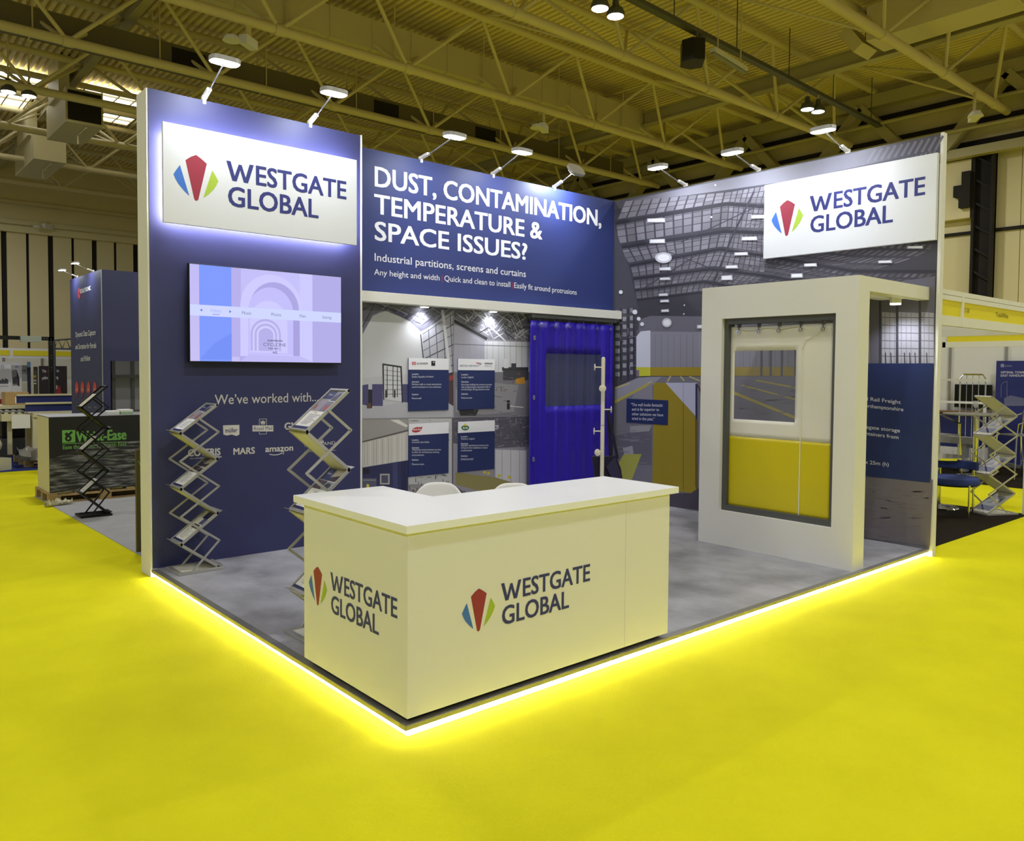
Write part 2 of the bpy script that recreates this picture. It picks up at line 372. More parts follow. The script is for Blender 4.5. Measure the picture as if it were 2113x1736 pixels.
for k in range(9):
    b = MB(); b.tube([(1+k*2.9, -.3, 1.25), (1+k*2.9, -.3, -.32), (1+k*2.9, .3, -.32), (1+k*2.9, .3, 1.25)], .02, 6); b.build('hanger', M['steel'], d)
def box_duct(loc, L, lab, z=0):
    d = empty('air_outlet', loc, 0, lab, 'duct'); w = 1.05
    b = MB(); b.box(0, 0, 0, w, L, 1.05); b.build('duct_body', M['duct'], d)
    b = MB(); b.box(.06, -.03, .08, w-.06, .01, .97) if L < 3 else b.box(w-.02, .3, .12, w+.03, L-.3, .9); b.build('grille', M['dark'], d)
    b = MB(); b.box(-.1, .4, .9, .2, L*.7, 2.12); b.build('drop_duct', M['duct'], d)
    b = MB(); b.tube([(w*.6, L*.5, -.02), (w*.6, L*.5, -.3)], .03, 6); b.tube([(w*.6, L*.1, -.02), (w*.6, L*.5, -.02)], .03, 6); b.build('hanger', M['steel'], d)
    return d
box_duct((3.75, 24.5, 9.2), 2.7, 'nearer of two box ducts with dark grille at the far left of the roof')
box_duct((3.9, 30.2, 9.2), 3.6, 'farther of two box ducts at the far left, lower in the photo')
d = empty('supply_duct', (18.4, 2.0, 10.0), 0, 'large pale box duct with angled mouth at the upper right', 'duct')
b = MB(); b.box(-.5, 0, 0, .5, 4.5, .85); b.build('duct_body', M['duct'], d)
b = MB(); b.box(-.42, 4.48, .08, .42, 4.56, .77); b.build('mouth', M['dark'], d)
b = MB(); b.bar((0, 4.75, -.05), (0, 5.15, .5), .8, .3); b.build('deflector', M['duct'], d)
b = MB(); b.tube([(-.55, 1.2, .9), (-.55, 1.2, -.03), (.55, 1.2, -.03), (.55, 1.2, .9)], .025, 6); b.build('hanger', M['steel'], d)

# high-bay lamps, in pairs
def high_bay(x, y, z, label, group=None, rod=1.9):
    t = empty('high_bay_lamp', (x, y, z), 0, label, 'ceiling lamp', group)
    b = MB(); b.lathe([(.185, 0), (.2, .05), (.16, .16), (.08, .22), (.06, .36), (.02, .37)], n=24); b.build('housing', M['dgrey'], t, smooth=True)
    b = MB(); b.lathe([(.01, -.006), (.175, -.006), (.175, .02), (.01, .02)], n=24); b.build('lens', M['hlens'], t)
    b = MB(); b.tube([(0, 0, .35), (0, 0, rod)], .025, 6); b.build('drop_rod', M['steel'], t)
    light('bulb_light', 'AREA', (x, y, z-.03), (x, y, 0), HALL_W, (.95, .97, 1), .34, parent=t)
VIS = {(10.7, 8.8): ('left lamp of the bright pair at top centre of the roof', 'right lamp of the bright pair at top centre of the roof', 9.3, ((10.468, 8.619), (10.986, 8.649))),
       (19.9, 8.8): ('left lamp of the pair hung above the right mural wall', 'right lamp of the pair hung above the right mural wall', 9.3, ((19.684, 9.039), (20.114, 8.942))),
       (1.5, 23.2): ('left lamp of the pair at far left below the skylight', 'right lamp of the pair at far left below the skylight', 9.3, ((2.024, 23.03), (2.529, 23.05)))}
for gx in (-7.7, 1.5, 10.7, 19.9):
    for gy in (-9.6, -1.5, 8.8, 16.0, 23.2, 34):  # farthest row is added out of view to brighten the end wall
        if (gx, gy) in VIS:
            a, c, z, pp = VIS[(gx, gy)]
            for l, q in ((a, pp[0]), (c, pp[1])): high_bay(q[0], q[1], z, l, 'high-bay lamps in view', .495 if gy < 10 else 1.9)
        elif gy == 16.0: continue
        elif (gx, gy) in ((10.7, 34), (19.9, 34), (10.7, 23.2), (19.9, 23.2)): continue
        else:
            for s in (-.3, .3): high_bay(gx+s-(.75 if gx > 19 else 0), gy, 9.3, 'unseen high-bay lamp in a roof row beyond the photo edge', 'high-bay lamps beyond the photo edge')
# small floodlights, loudspeaker, batten
def flood(u, v, z, label, top=9.42, **k):
    p = px(u, v, **(k or dict(z=z))); z = p.z; t = empty('flood_light', p, .6, label, 'floodlight')
    b = MB(); b.box(-.22, -.1, 0, .22, .1, .2); b.build('housing', M['offw'], t)
    b = MB(); b.box(-.08, -.02, .2, .08, .02, max(.25, top-z)); b.build('bracket', M['steel'], t)
    b = MB(); b.lathe([(.02, 0), (.2, .0), (.14, .1), (.02, .14)], (-.5, .1, -.05), 14); b.build('reflector', M['offw'], t)
flood(513, 97, 8.95, 'small unlit floodlight on the truss above the tall blue tower')
flood(1122, 271, 8.86, 'small unlit floodlight under the roof above the header slogan')
flood(2010, 248, 8.67, 'small unlit floodlight near the hall wall at right')
flood(98, 472, 8.3, 'tiny unlit floodlight above the panelled end wall at left', top=8.6, y=40.40)
s = px(1435, 110, z=9.4)
t = empty('loudspeaker', s, .75, 'black box loudspeaker hanging from the roof at upper right', 'loudspeaker')
b = MB(); b.prism([(-.28, -.2), (.28, -.2), (.36, .1), (.2, .34), (-.2, .34), (-.36, .1)], -.26, .26); b.build('cabinet', M['black'], t, bevel=.02)
b = MB(); b.tube([(-.3, 0, .26), (-.3, 0, .39)], .03, 6); b.build('bracket', M['dgrey'], t)
t = empty('batten_light', px(1505, 128, z=9.35), math.radians(7), 'unlit white batten light beside the black loudspeaker', 'batten light')
b = MB(); b.box(-.85, -.08, 0, .85, .08, .1); b.build('housing', M['offw'], t)
b = MB(); b.box(-.85, -.05, -.05, .85, .05, 0); b.build('diffuser', M['pink'], t)
b = MB(); b.tube([(-.6, 0, .1), (-.6, 0, 1.7)], .02, 6); b.tube([(.6, 0, .1), (.6, 0, 1.7)], .02, 6); b.build('hanger', M['steel'], t)
t = empty('cable_tray', (4.5, 8.39, 9.85), .0395, 'thin dark lighting rail carrying the lamp pairs and loudspeaker', 'lighting rail')
b = MB(); b.box(0, -.09, -.05, 20.3, .09, .05); b.build('rail', M['dgrey'], t)
for k in range(8):
    b = MB(); b.tube([(.5+k*2.7, 0, 0), (.5+k*2.7, 0, 1.4)], .015, 6); b.build('hanger', M['dgrey'], t)

# ------------------------------------------------------------------ the stand: platform and walls
D, D2, SW = 3.875, 4.115, 5.993
t = empty('stand_platform', (0, 0, FZ), 0, 'low raised platform of the corner stand with grey concrete-look floor and glowing edge', 'platform')
b = MB(); b.prism([(.05, .05), (SW-.003, .05), (SW-.003, 4.112), (2.016, 4.112), (2.016, 3.872), (.05, 3.872)], .05, .0697); b.build('vinyl_floor', M['vinyl'], t)
b = MB(); b.box(0, 0, .044, SW-.006, .05, .07); b.build('edge_trim', M['trim'], t, bevel=.002)
b = MB(); b.box(0, .05, .044, .05, 3.866, .07); b.build('edge_trim', M['trim'], t, bevel=.002)
b = MB(); b.prism([(.03, .03), (SW-.006, .03), (SW-.006, 4.10), (2.03, 4.10), (2.03, 3.866), (.03, 3.866)], .001, .05); b.build('plinth', M['offw'], t)
b = MB(); b.box(.022, .022, .030, SW-.01, .030, .043); b.build('led_strip', M['led'], t)
b = MB(); b.box(.022, .03, .030, .030, 3.87, .043); b.build('led_strip', M['led'], t)

def logo(cv, o, h, dark=False):
    """emblem and two-line name; o = lower left of the emblem on the canvas, h = emblem height (canvas units, v may point down)"""
    sx, sy = h
    P = lambda a, c: (o[0]+a*sx, o[1]+c*sy)
    red, blu, grn, txt = ('9c2e42', '3f74cc', 'a9c43c', '2f3478')
    cv.poly(red, [P(*q) for q in ((.486, 1), (.60, .935), (.718, .848), (.528, .035), (.505, .008), (.48, 0), (.458, .008), (.438, .032), (.256, .848), (.37, .94))])
    cv.poly(blu, [P(*q) for q in ((.138, .723), (.332, .086), (.222, .18), (.107, .305), (.045, .40), (0, .503), (.055, .60))])
    cv.poly(grn, [P(*q) for q in ((.838, .723), (.915, .61), (.971, .505), (.925, .40), (.862, .30), (.749, .175), (.634, .086))])
    # W drawn as strokes, the other letters set as type
    cap = .432
    w = [(0, 1), (.155, 1), (.30, .27), (.445, .90), (.555, .90), (.70, .27), (.845, 1), (1, 1), (.785, 0), (.63, 0), (.50, .60), (.37, 0), (.215, 0)]
    cv.poly(txt, [P(1.155+a*.64, .566+c*cap) for a, c in w])
    cv.text('ESTGATE', txt, P(1.845, .566), P(4.19, .566), cap*sy, .028)
    cv.text('GLOBAL', txt, P(1.19, 0), P(3.425, 0), cap*sy, .028)
    return cv

# tall navy wall at the left
t = empty('tower_wall', (0, D, FZ), 0, 'tall navy partition wall at the left with cream end carrying the client logos', 'partition wall')
b = MB(); b.box(0, .003, 0, 2.014, .266, 4.0-FZ); b.build('wall_core', M['offw'], t)
b = MB(); b.box(.014, -.003, .07, 2.0, .003, 4.0-FZ); b.build('front_panel', M['navy'], t)
b = MB(); b.box(2.0, -.006, .07, 2.018, .05, 4.0-FZ+.004); b.build('edge_trim', M['offw'], t)
cv = Canvas(wall_map(y=D-.004)); cl = 'cfcbc2'
cv.text('We\u2019ve worked with...', cl, (443, 835), (657, 828), -20, .003)
cv.poly(cl, (460, 878), (494, 877), (494, 897), (488, 900), (478, 897), (468, 899), (461, 897)); cv.text('m\u00fcller', '2b3065', (465, 893), (490, 892), -9, .02)
cv.rect(cl, 521, 878, 564, 890.5); cv.text('Royal Mail', '2b3065', (524, 888), (562, 887), -7)
for q in (((535, 878), (535, 865), (550, 864.5), (550, 878)), ((535, 891), (535, 896), (550, 895.5), (550, 890))): cv.line(cl, .8, *q)
cv.poly(cl, (538.5, 876), (537.5, 868), (540, 871), (542.5, 867), (545, 871), (547.5, 868), (546.5, 876)); cv.rect('2b3065', 539, 873.5, 546, 874.3)
cv.text('G\u2019s', cl, (587, 887), (612, 886), -14, .04)
cv.text('COVERIS', cl, (388, 942), (455, 939), -14, .04); cv.ell(cl, 402, 924, 4.5, 4.5); cv.ell('2b3065', 402, 925, 2.2, 2.2)
cv.text('HIGH PERFORMANCE PACKAGING', cl, (391, 948), (453, 944.5), -2.4)
cv.text('MARS', cl, (481.5, 938.5), (526, 936), -13, .04)
cv.text('amazon', cl, (547.5, 933), (605, 930), -12.5, .035)
arc = [(556+i*3.0, 936+4.2*math.sin(math.pi*(.12+.76*i/9))-i*.28) for i in range(10)]; cv.line(cl, 1.7, *arc); cv.line(cl, 1.3, (579, 932.5), (586, 931.5), (584.5, 938))
cv.text('KINGSLAND', cl, (629, 922.5), (692, 917), -6.5); cv.text('DRINKS', cl, (652, 932), (671, 930.5), -3.6); cv.line(cl, .6, (628, 933), (649, 931.5)); cv.line(cl, .6, (673, 931), (693, 929.5))
for i in range(4): cv.poly(cl, (655+i*3.4, 915), (654+i*3.6, 906), (656.5+i*3.5, 909), (658.6+i*3.4, 915))
cv.build('lettering', P_VINYL, t, local=False)

# back wall: header over the photo mural
t = empty('back_wall', (2.014, D2, FZ), 0, 'back partition wall with navy slogan header above a collage of four site photos', 'partition wall')
b = MB(); b.box(0, .004, .07, SW-2.014, .1, 3.965-FZ); b.build('wall_core', M['offw'], t)
b = MB(); b.box(0, 0, 2.385-FZ, SW-2.014, .006, 3.965-FZ); hp = b.build('header_panel', M['navy2'], t)
cv = Canvas(wall_map(y=D2-.002)); wh = 'e4e4ea'
cv.text('DUST, CONTAMINATION,', wh, (773, 384), (1241, 467), -40.5, .025)
cv.text('TEMPERATURE &', wh, (772, 440), (1119, 494), -39.5, .025)
cv.text('SPACE ISSUES?', wh, (773, 495), (1088, 536), -38, .025)
cv.text('Industrial partitions, screens and curtains', wh, (773, 538), (1085, 572), -15.5, .006)
cv.text('Any height and width', wh, (772, 567), (907, 579), -12, .004); cv.text('Quick and clean to install', wh, (917, 580), (1053, 592.5), -11.5, .004); cv.text('Easily fit around protrusions', wh, (1061, 594), (1190, 608.5), -11, .004)
cv.line('9c2e42', 1.5, (912, 568), (912, 583)); cv.line('9c2e42', 1.5, (1057, 582), (1057, 597))
cv.build('lettering', P_VINYL, t, local=False)


def photo_map(u, v, d):
    p = px(u, v, y=D2-.0003-d); p.z = max(.003, min(p.z, 2.386)); return p
cv = Canvas(photo_map); R = random.Random(3)
def inpoly(x, y, P):
    c = False
    for (a, b_), (d, e) in zip(P, P[1:]+P[:1]):
        if (b_ > y) != (e > y) and x < (d-a)*(y-b_)/(e-b_)+a: c = not c
    return c
def clutter(cv, P, cols, n, L, w, ang=None):
    xs = [p[0] for p in P]; ys = [p[1] for p in P]; k = 0; tries = 0
    while k < n and tries < n*12:
        tries += 1; x, y = R.uniform(min(xs), max(xs)), R.uniform(min(ys), max(ys)); a = R.choice(ang)+R.gauss(0, .07) if ang else R.uniform(0, 3.14); l = R.uniform(.4, 1)*L
        q = (x+l*math.cos(a), y+l*math.sin(a))
        if inpoly(x, y, P) and inpoly(*q, P): cv.line(R.choice(cols), R.uniform(.5, 1)*w, (x, y), q, same=True); k += 1
    cv.d += cv.step
# photo one: new warehouse wall
T1 = [(748, 600), (936, 607), (936, 862), (748, 864)]
cv.poly('bdbcbf', T1)
roof = [(748, 600), (936, 608), (936, 652), (868, 684), (846, 664), (800, 640), (770, 650), (748, 690)]
cv.poly('6b6a76', roof); cv.poly('c4c4c6', (748, 692), (770, 652), (800, 642), (846, 666), (868, 686), (872, 770), (748, 780))
cv.line('4b4766', 9, (768, 606), (850, 655)); cv.line('3c3a48', 3, (752, 606), (868, 668)); cv.line('2f2e38', 2, (800, 604), (876, 660)); cv.line('2e2d34', 2, (748, 640), (776, 606)); cv.line('3a3944', 2, (748, 675), (774, 610))
clutter(cv, roof, ['33323c', '8e8d98', 'a9a8b2', '44424e'], 70, 34, 1.6, [.5, -.6, 2.2])
rack = [(872, 684), (936, 640), (936, 780), (876, 760)]; cv.poly('a9a9b1', rack)
for i in range(6): cv.line('4e4d56', 2.2 if i % 2 else 1.2, (872+i*.8, 690+i*17), (936, 648+i*21))
for i in range(4): cv.line('5b5a64', 1.6, (884+i*15, 680-i*10), (890+i*15, 770))
cv.line('c9c9cc', 6, (913, 640), (930, 780)); cv.line('3b3a42', 2, (868, 690), (876, 760))
cv.poly('4a4670', (748, 795), (760, 793), (760, 838), (748, 835)); cv.poly('4d4872', (768, 793), (790, 793), (790, 838), (768, 842)); cv.poly('4a4670', (830, 793), (843, 793), (843, 832), (831, 832))
cv.poly('b2b1b6', (748, 838), (790, 838), (831, 830), (936, 838), (936, 862), (748, 864))
cv.poly('c8c8cb', (789, 751), (829, 757), (832, 830), (791, 824)); cv.poly('2c2c30', (789, 750), (829, 756), (832, 831), (829, 831), (826, 759), (792, 754), (793, 824), (791, 826))
for i in range(6): cv.line('5d5d63', 1, (794, 764+i*10), (828, 768+i*9))
for x in (799, 811, 820): cv.line('3a3a40', 1.6, (x, 756), (x, 820))
for x in (797, 815): cv.rect('222226', x-2, 805, x+1, 821)
cv.rect('26252a', 760, 804, 768, 842); cv.rect('5a4538', 757, 832, 766, 843)
cv.poly('4b3a40', (925, 770), (936, 768), (936, 838), (926, 832)); cv.poly('97413e', (927, 776), (936, 774), (936, 784), (927, 786))
# photo two: hangar
cv.poly('8c8b92', (937, 607), (1098, 613), (1098, 858), (937, 862)); top = [(937, 607), (1098, 613), (1098, 705), (1040, 702), (1000, 700), (937, 655)]
cv.poly('706f76', top); clutter(cv, top, ['3a393f', '2c2b31', 'b9b9be', 'd0d0d4', '55545b'], 150, 36, 1.8, [.55, -.5, 2.3, 1.2])
cv.line('c8c8cc', 3, (975, 610), (1043, 704)); cv.line('2f2e33', 6, (937, 662), (1005, 700))
cv.poly('a5a3b0', (937, 668), (1000, 705), (1000, 770), (937, 768)); cv.poly('c9c9cd', (1000, 704), (1098, 706), (1098, 770), (1000, 768))
for x in range(945, 1098, 12): cv.line('9b99a4', .8, (x, 700), (x, 768))
cv.line('6b6a74', 1, (937, 710), (1098, 716))
cv.poly('77757c', (937, 768), (1098, 768), (1098, 858), (937, 862)); cv.poly('8f8d92', (1020, 790), (1070, 795), (1060, 850), (1000, 856), (940, 850), (940, 800))
cv.rect('3b3a3e', 1036, 758, 1090, 765); cv.rect('d0d0d2', 1040, 741, 1049, 760); cv.rect('3f3c42', 1055, 750, 1065, 762); cv.rect('47454a', 1038, 765, 1090, 785)
cv.poly('b9862f', (1064, 782), (1082, 778), (1084, 792), (1064, 793)); cv.poly('2e2d30', (945, 842), (988, 846), (982, 858), (950, 858)); cv.rect('28272b', 1046, 826, 1052, 845)
clutter(cv, [(937, 765), (1098, 765), (1098, 858), (937, 860)], ['6d6b72', '86848a', '5f5d64', '79777e', '7d5f5c'], 60, 12, 1.8, [0, 1.57, .1])
cv.line('d8d8d8', 1.6, (1052, 838), (1080, 841))
# photo three: curtains
cv.poly('8d8a86', (748, 865), (932, 863), (932, 1115), (748, 1115)); cv.poly('9b9793', (748, 866), (841, 865), (932, 864), (932, 880), (845, 890), (748, 912))
cv.poly('d8d6cf', (805, 867), (822, 866), (843, 879), (838, 882)); cv.line('4f4b49', 2.5, (748, 912), (843, 888))
cv.poly('c4c0b8', (748, 914), (842, 891), (842, 955), (748, 965))
for i in range(15): x = 752+i*6.2; cv.line(R.choice(['aba79f', 'd2cfc7', 'b5b1aa']), 1.6, (x, 914-i*1.4), (x, 960))
cv.poly('2a2c52', (748, 965), (810, 955), (842, 950), (842, 1115), (748, 1115)); cv.poly('3a3d66', (810, 955), (820, 953), (823, 1115), (812, 1115)); cv.poly('20224a', (828, 952), (838, 951), (838, 1115), (830, 1115))
cv.rect('a7a59c', 784, 978, 804, 1000); cv.rect('4c4a62', 787, 981, 801, 997); cv.rect('15152a', 750, 967, 762, 978); cv.rect('54546a', 748, 987, 777, 1040); cv.rect('8d8b86', 749, 990, 776, 992); cv.ell('d8c43c', 759, 1003, 3, 4)
cv.rect('b9b7b5', 843, 864, 932, 1000, same=True)
clutter(cv, [(843, 864), (932, 864), (932, 1115), (843, 1115)], ['a09ea2', 'c6c4c3', '8b8990', 'adabaf'], 60, 26, 1.8, [1.57, 0, .3])
clutter(cv, [(843, 975), (932, 975), (932, 1115), (843, 1115)], ['4c4b56', '3e3e48', '9a989c', '66647a'], 90, 13, 2.0, [1.57, 0])
# photo four: production line
cv.poly('57545f', (933, 863), (1098, 858), (1098, 1115), (933, 1115))
cv.poly('8f8c95', (1020, 925), (1095, 922), (1098, 1030), (1020, 1115), (935, 1000), (935, 915)); cv.poly('c2c0c4', (1022, 928), (1086, 930), (1086, 1005), (1022, 985))
for x in (1036, 1054, 1072): cv.line('8a888e', 1, (x, 928), (x, 1000))
cv.poly('8d8350', (940, 975), (1020, 985), (1086, 1004), (1086, 1040), (940, 1000))
clutter(cv, [(935, 864), (1098, 860), (1098, 930), (935, 918)], ['3f3d48', '75727f', '8e8b98', '494652', '625f6c'], 190, 14, 1.5, [-.15, -.25, 1.45])
clutter(cv, [(935, 990), (1086, 1115), (1086, 1115), (935, 1115)], ['454350', '6e6b76', '8b8890', '6e4a48', '3a3944'], 120, 13, 1.6, [.2, 1.5, .35])
for x, y in ((1000, 975), (1008, 977), (1030, 982), (1051, 985)): cv.ell('c9b22a', x, y, 3.5, 3)
cv.text('29', 'c8c6d0', (1022, 886), (1029, 885), -8, .03)
cv.line('8e8d92', 1.2, (936.5, 607), (936.5, 863)); cv.line('8e8d92', 1.2, (748, 864.5), (1098, 858.5))
cv.poly('8f8d95', (1098, 613), (1262, 630), (1266, 1115), (1098, 1115))
for x in range(1106, 1262, 14): cv.line('6f6d78', 1.2, (x, 640), (x, 1000))
cv.build('photo_mural', P_PRINT, t, local=False)
b = MB(); b.box(0, .001, .07, SW-2.014, .0042, 2.385-FZ); b.build('mural_board', M['offw'], t)

# soffit with two downlights under the header
t = empty('soffit', (2.018, 3.96, 2.385), 0, 'white boxed soffit with downlights running under the navy header', 'soffit')
b = MB(); b.box(0, 0, 0, SW-2.018, .154, .105); b.build('soffit_box', M['offw'], t, bevel=.002)
for u, v in ((885, 631), (1040, 640)):
    p = px(u, v, z=2.384)
    x = p.x-2.018; b = MB(); b.lathe([(.002, -.012), (.05, -.012), (.058, 0), (.002, 0)], (x, .085, 0), 20); dn = b.build('downlight', M['soft'], t)
    b = MB(); b.lathe([(.002, -.016), (.045, -.016), (.045, -.011), (.002, -.011)], (x, .085, 0), 20); b.build('lens', M['dlight'], dn)
    light('bulb_light', 'SPOT', (p.x, 4.045, 2.36), (p.x, 4.10, 1.2), 26, (.88, .92, 1), .03, parent=t, angle=math.radians(125), blend=.8)

# right wall with the warehouse mural
t = empty('mural_wall', (SW, 0, FZ), 0, 'right partition wall covered by a large warehouse photo mural', 'partition wall')
b = MB(); b.box(.004, 0, 0, .075, 4.22, 3.965-FZ); b.build('wall_core', M['offw'], t)
b = MB(); b.box(.0, -.028, 0, .078, 0, 3.965-FZ+.01); b.build('edge_trim', M['offw'], t)
b = MB(); b.box(.001, 0, .07, .006, 4.115, 3.965-FZ); b.build('mural_board', M['dgrey'], t)
cv = Canvas(wall_map(x=SW), .00006); W3 = lambda y, z: (F*((Vector((SW, y, z))-CAM).dot(_r))/((Vector((SW, y, z))-CAM).dot(_f))+CX, CY-F*((Vector((SW, y, z))-CAM).dot(_u))/((Vector((SW, y, z))-CAM).dot(_f)))
edge = lambda z: [W3(4.11, z), W3(0.005, z)]
(ax, ay), (bx, by) = edge(3.96); (cx_, cy_), (dx_, dy_) = edge(0.004)
cv.poly('403e48', (ax, ay), (bx, by), (dx_, dy_), (cx_, cy_))
topl = lambda u: ay+(by-ay)*(u-ax)/(bx-ax); botl = lambda u: cy_+(dy_-cy_)*(u-cx_)/(dx_-cx_)
cv.poly('4c4a55', (ax, ay+1), (bx, by+1), (bx, by+60), (1800, 330), (1580, 385), (1400, 405), (ax, 432)); cv.grad(['5a5864', '8b8996', '8b8996', '5a5864'], [(1300, topl(1300)+4), (1420, topl(1420)+2), (1420, 403), (1300, 416)]); cv.grad(['8b8996', '8b8996', '8b8996', '8b8996'], [(1420, topl(1420)+2), (1640, topl(1640)+1), (1640, 372), (1420, 403)]); cv.grad(['8b8996', '4c4a55', '4c4a55', '8b8996'], [(1640, topl(1640)+1), (1880, topl(1880)+1), (1880, 320), (1640, 372)])
E_ = [[(1270, 461), (1499, 421), (1620, 430), (1800, 420), (1936, 400)], [(1277, 512), (1495, 478), (1600, 482), (1760, 492), (1934, 500)], [(1300, 549), (1485, 515), (1600, 532), (1760, 560), (1932, 560)], [(1307, 576), (1468, 556), (1600, 572), (1740, 600), (1930, 612)], [(1310, 600), (1452, 582), (1560, 600), (1700, 625), (1928, 640)], [(1314, 620), (1445, 604), (1530, 620), (1660, 640), (1926, 662)]]
E0 = [(1290, 414), (1505, 396), (1640, 372), (1830, 330), (1937, 300)]
def along(P, tt):
    n = len(P)-1; i = min(int(tt*n), n-1); s = tt*n-i; return (P[i][0]+(P[i+1][0]-P[i][0])*s, P[i][1]+(P[i+1][1]-P[i][1])*s)
rows = [E0]+E_
for k in range(len(rows)-1):
    A_, B_ = rows[k], rows[k+1]; m = 46
    for j in range(m):
        t0, t1 = (j+.08)/m, (j+.90)/m; far = t0 > .44

        for r0, r1 in ((.03, .27), (.30, .54), (.57, .82)) if not far else ((.08, .26), (.34, .5), (.58, .74), (.8, .92)):
            q = []
            for tt, rr in ((t0, r0), (t1-(.3/m if far else 0), r0), (t1-(.3/m if far else 0), r1), (t0, r1)):
                tt = min(1, max(0, tt-(.06*rr*rr*(4-k*.3) if far else 0)))
                (x1, y1), (x2, y2) = along(A_, tt), along(B_, tt); q.append((x1+(x2-x1)*rr, y1+(y2-y1)*rr))
            s = R.uniform(.85, 1.08)*(1 if not far else R.uniform(.72, .86))*(1-.035*k); cv.poly(tuple(int(c*s) for c in (138, 134, 145)), q, same=True)
cv.d += cv.step
for j in range(11): x = 1790+j*14; cv.line('716e7b', 5, (x, topl(x)+26+j*.4), (x+16, topl(x+16)+4))
for k, P in enumerate(E_): cv.line('2e2c36', 8-k, *P)
for k, P in enumerate(E_[:5]): Q = [(x, y+6-k*.6) for x, y in P]; cv.line('403e49', 1.4, *Q)
cv.line('3a3843', 4, (1556, 395), (1510, 490), (1470, 590)); cv.line('3a3843', 2, (1405, 500), (1575, 420)); cv.line('3a3843', 2, (1380, 520), (1470, 555)); cv.line('3f3d47', 2, (1320, 600), (1440, 525))
# left side wall of the printed warehouse
cv.poly('4b4954', (1269, 470), (1300, 560), (1318, 640), (1318, 785), (1269, 800))
for i in range(9):
    for j in range(3): x = 1270+j*15; y = 640+i*16-j*2; cv.rect('9d9ca6' if i % 3 else '84838e', x, y, x+9-j*1.5, y+9)
for x in (1281, 1296, 1308): cv.line('34323c', 3, (x, 636), (x, 786))
clutter(cv, [(1269, 640), (1316, 650), (1316, 790), (1269, 795)], ['302e38', '8f8e98', '5d5b66'], 40, 16, 1.2, [1.57, -.08])
cv.poly('6d6b77', (1318, 660), (1342, 652), (1660, 655), (1926, 668), (1926, 700), (1345, 700), (1318, 700))
cv.poly('d2d3e2', (1313, 695), (1322, 684), (1342, 682), (1342, 758), (1313, 758)); cv.poly('8a8895', (1342, 684), (1799, 690), (1799, 758), (1342, 758))
for x in range(1352, 1799, 13): cv.line(R.choice(['7c7a87', '9a98a5', '767480']), 1.3, (x, 690), (x, 758))
cv.poly('c8c83a', (1313, 758), (1342, 758), (1342, 776), (1313, 777)); cv.poly('a18c22', (1342, 758), (1799, 757), (1799, 776), (1342, 776)); cv.rect('7d7480', 1313, 764, 1319, 777)
# printed floor
cv.poly('77757f', (1269, 800), (1318, 780), (1342, 777), (1799, 776), (1926, 776), (dx_, dy_), (cx_, cy_))
cv.poly('9593a0', (1269, 800), (1318, 779), (1365, 778), (1340, 800), (1269, 830)); cv.poly('8a8893', (1310, 810), (1345, 790), (1348, 850), (1290, 850))
cv.poly('65636e', (1269, 900), (1345, 880), (1345, 960), (1269, 960)); cv.poly('989698', (1300, 880), (1345, 877), (1340, 890), (1300, 893)); cv.poly('9c9aa4', (1285, 925), (1305, 920), (1308, 940), (1290, 945))
clutter(cv, [(1270, 830), (1346, 800), (1346, 1020), (1270, 1020)], ['7e7c86', '73717b', '83818b', '75737d'], 60, 22, 2.5, [-.1, .1])
for q in (((1269, 801), (1300, 791)), ((1269, 831), (1345, 787)), ((1377, 788), (1384, 776)), ((1412, 786), (1404, 777)), ((1444, 786), (1422, 777))): cv.line('bdb27a', 3, *q)
cv.line('b3a84a', 5, (1269, 830), (1338, 793))
cv.poly('a9a84c', (1275, 958), (1287, 938), (1324, 937), (1304, 990), (1280, 988))
# printed floor and posts seen through the clear window of the display frame
for x in (1571, 1590, 1613, 1641, 1672, 1702): cv.line('4e4c5a', 4, (x, 690), (x, 776))
for q in (((1500, 805), (1720, 895)), ((1530, 795), (1720, 845)), ((1560, 785), (1720, 815))): cv.line('b5a53c', 6 if q[0][1] > 800 else 3, *q)
clutter(cv, [(1500, 778), (1720, 778), (1720, 900), (1500, 900)], ['73717b', '7c7a85', '6d6b76'], 70, 30, 2.5, [.05, -.02])
# printed yellow partition
cv.poly('9a8618', (1349, 790), (1375, 790), (1440, 866), (1440, 1010), (1426, 1018), (1346, 1005)); cv.poly('b9bad0', (1373, 790), (1438, 790), (1438, 862))
cv.line('6e5f14', 1.5, (1410, 832), (1410, 1012)); cv.line('888aa5', 1, (1410, 792), (1410, 832)); cv.line('28294e', 4, (1437, 792), (1437, 1005)); cv.line('5a3038', 3, (1440, 795), (1447, 812)); cv.poly('6d5c14', (1436, 866), (1440, 866), (1440, 1008), (1436, 1010))
cv.poly('4a4350', (1380, 1018), (1426, 1018), (1440, 1008), (1500, 1025), (1500, 1060), (1440, 1052), (1380, 1044))
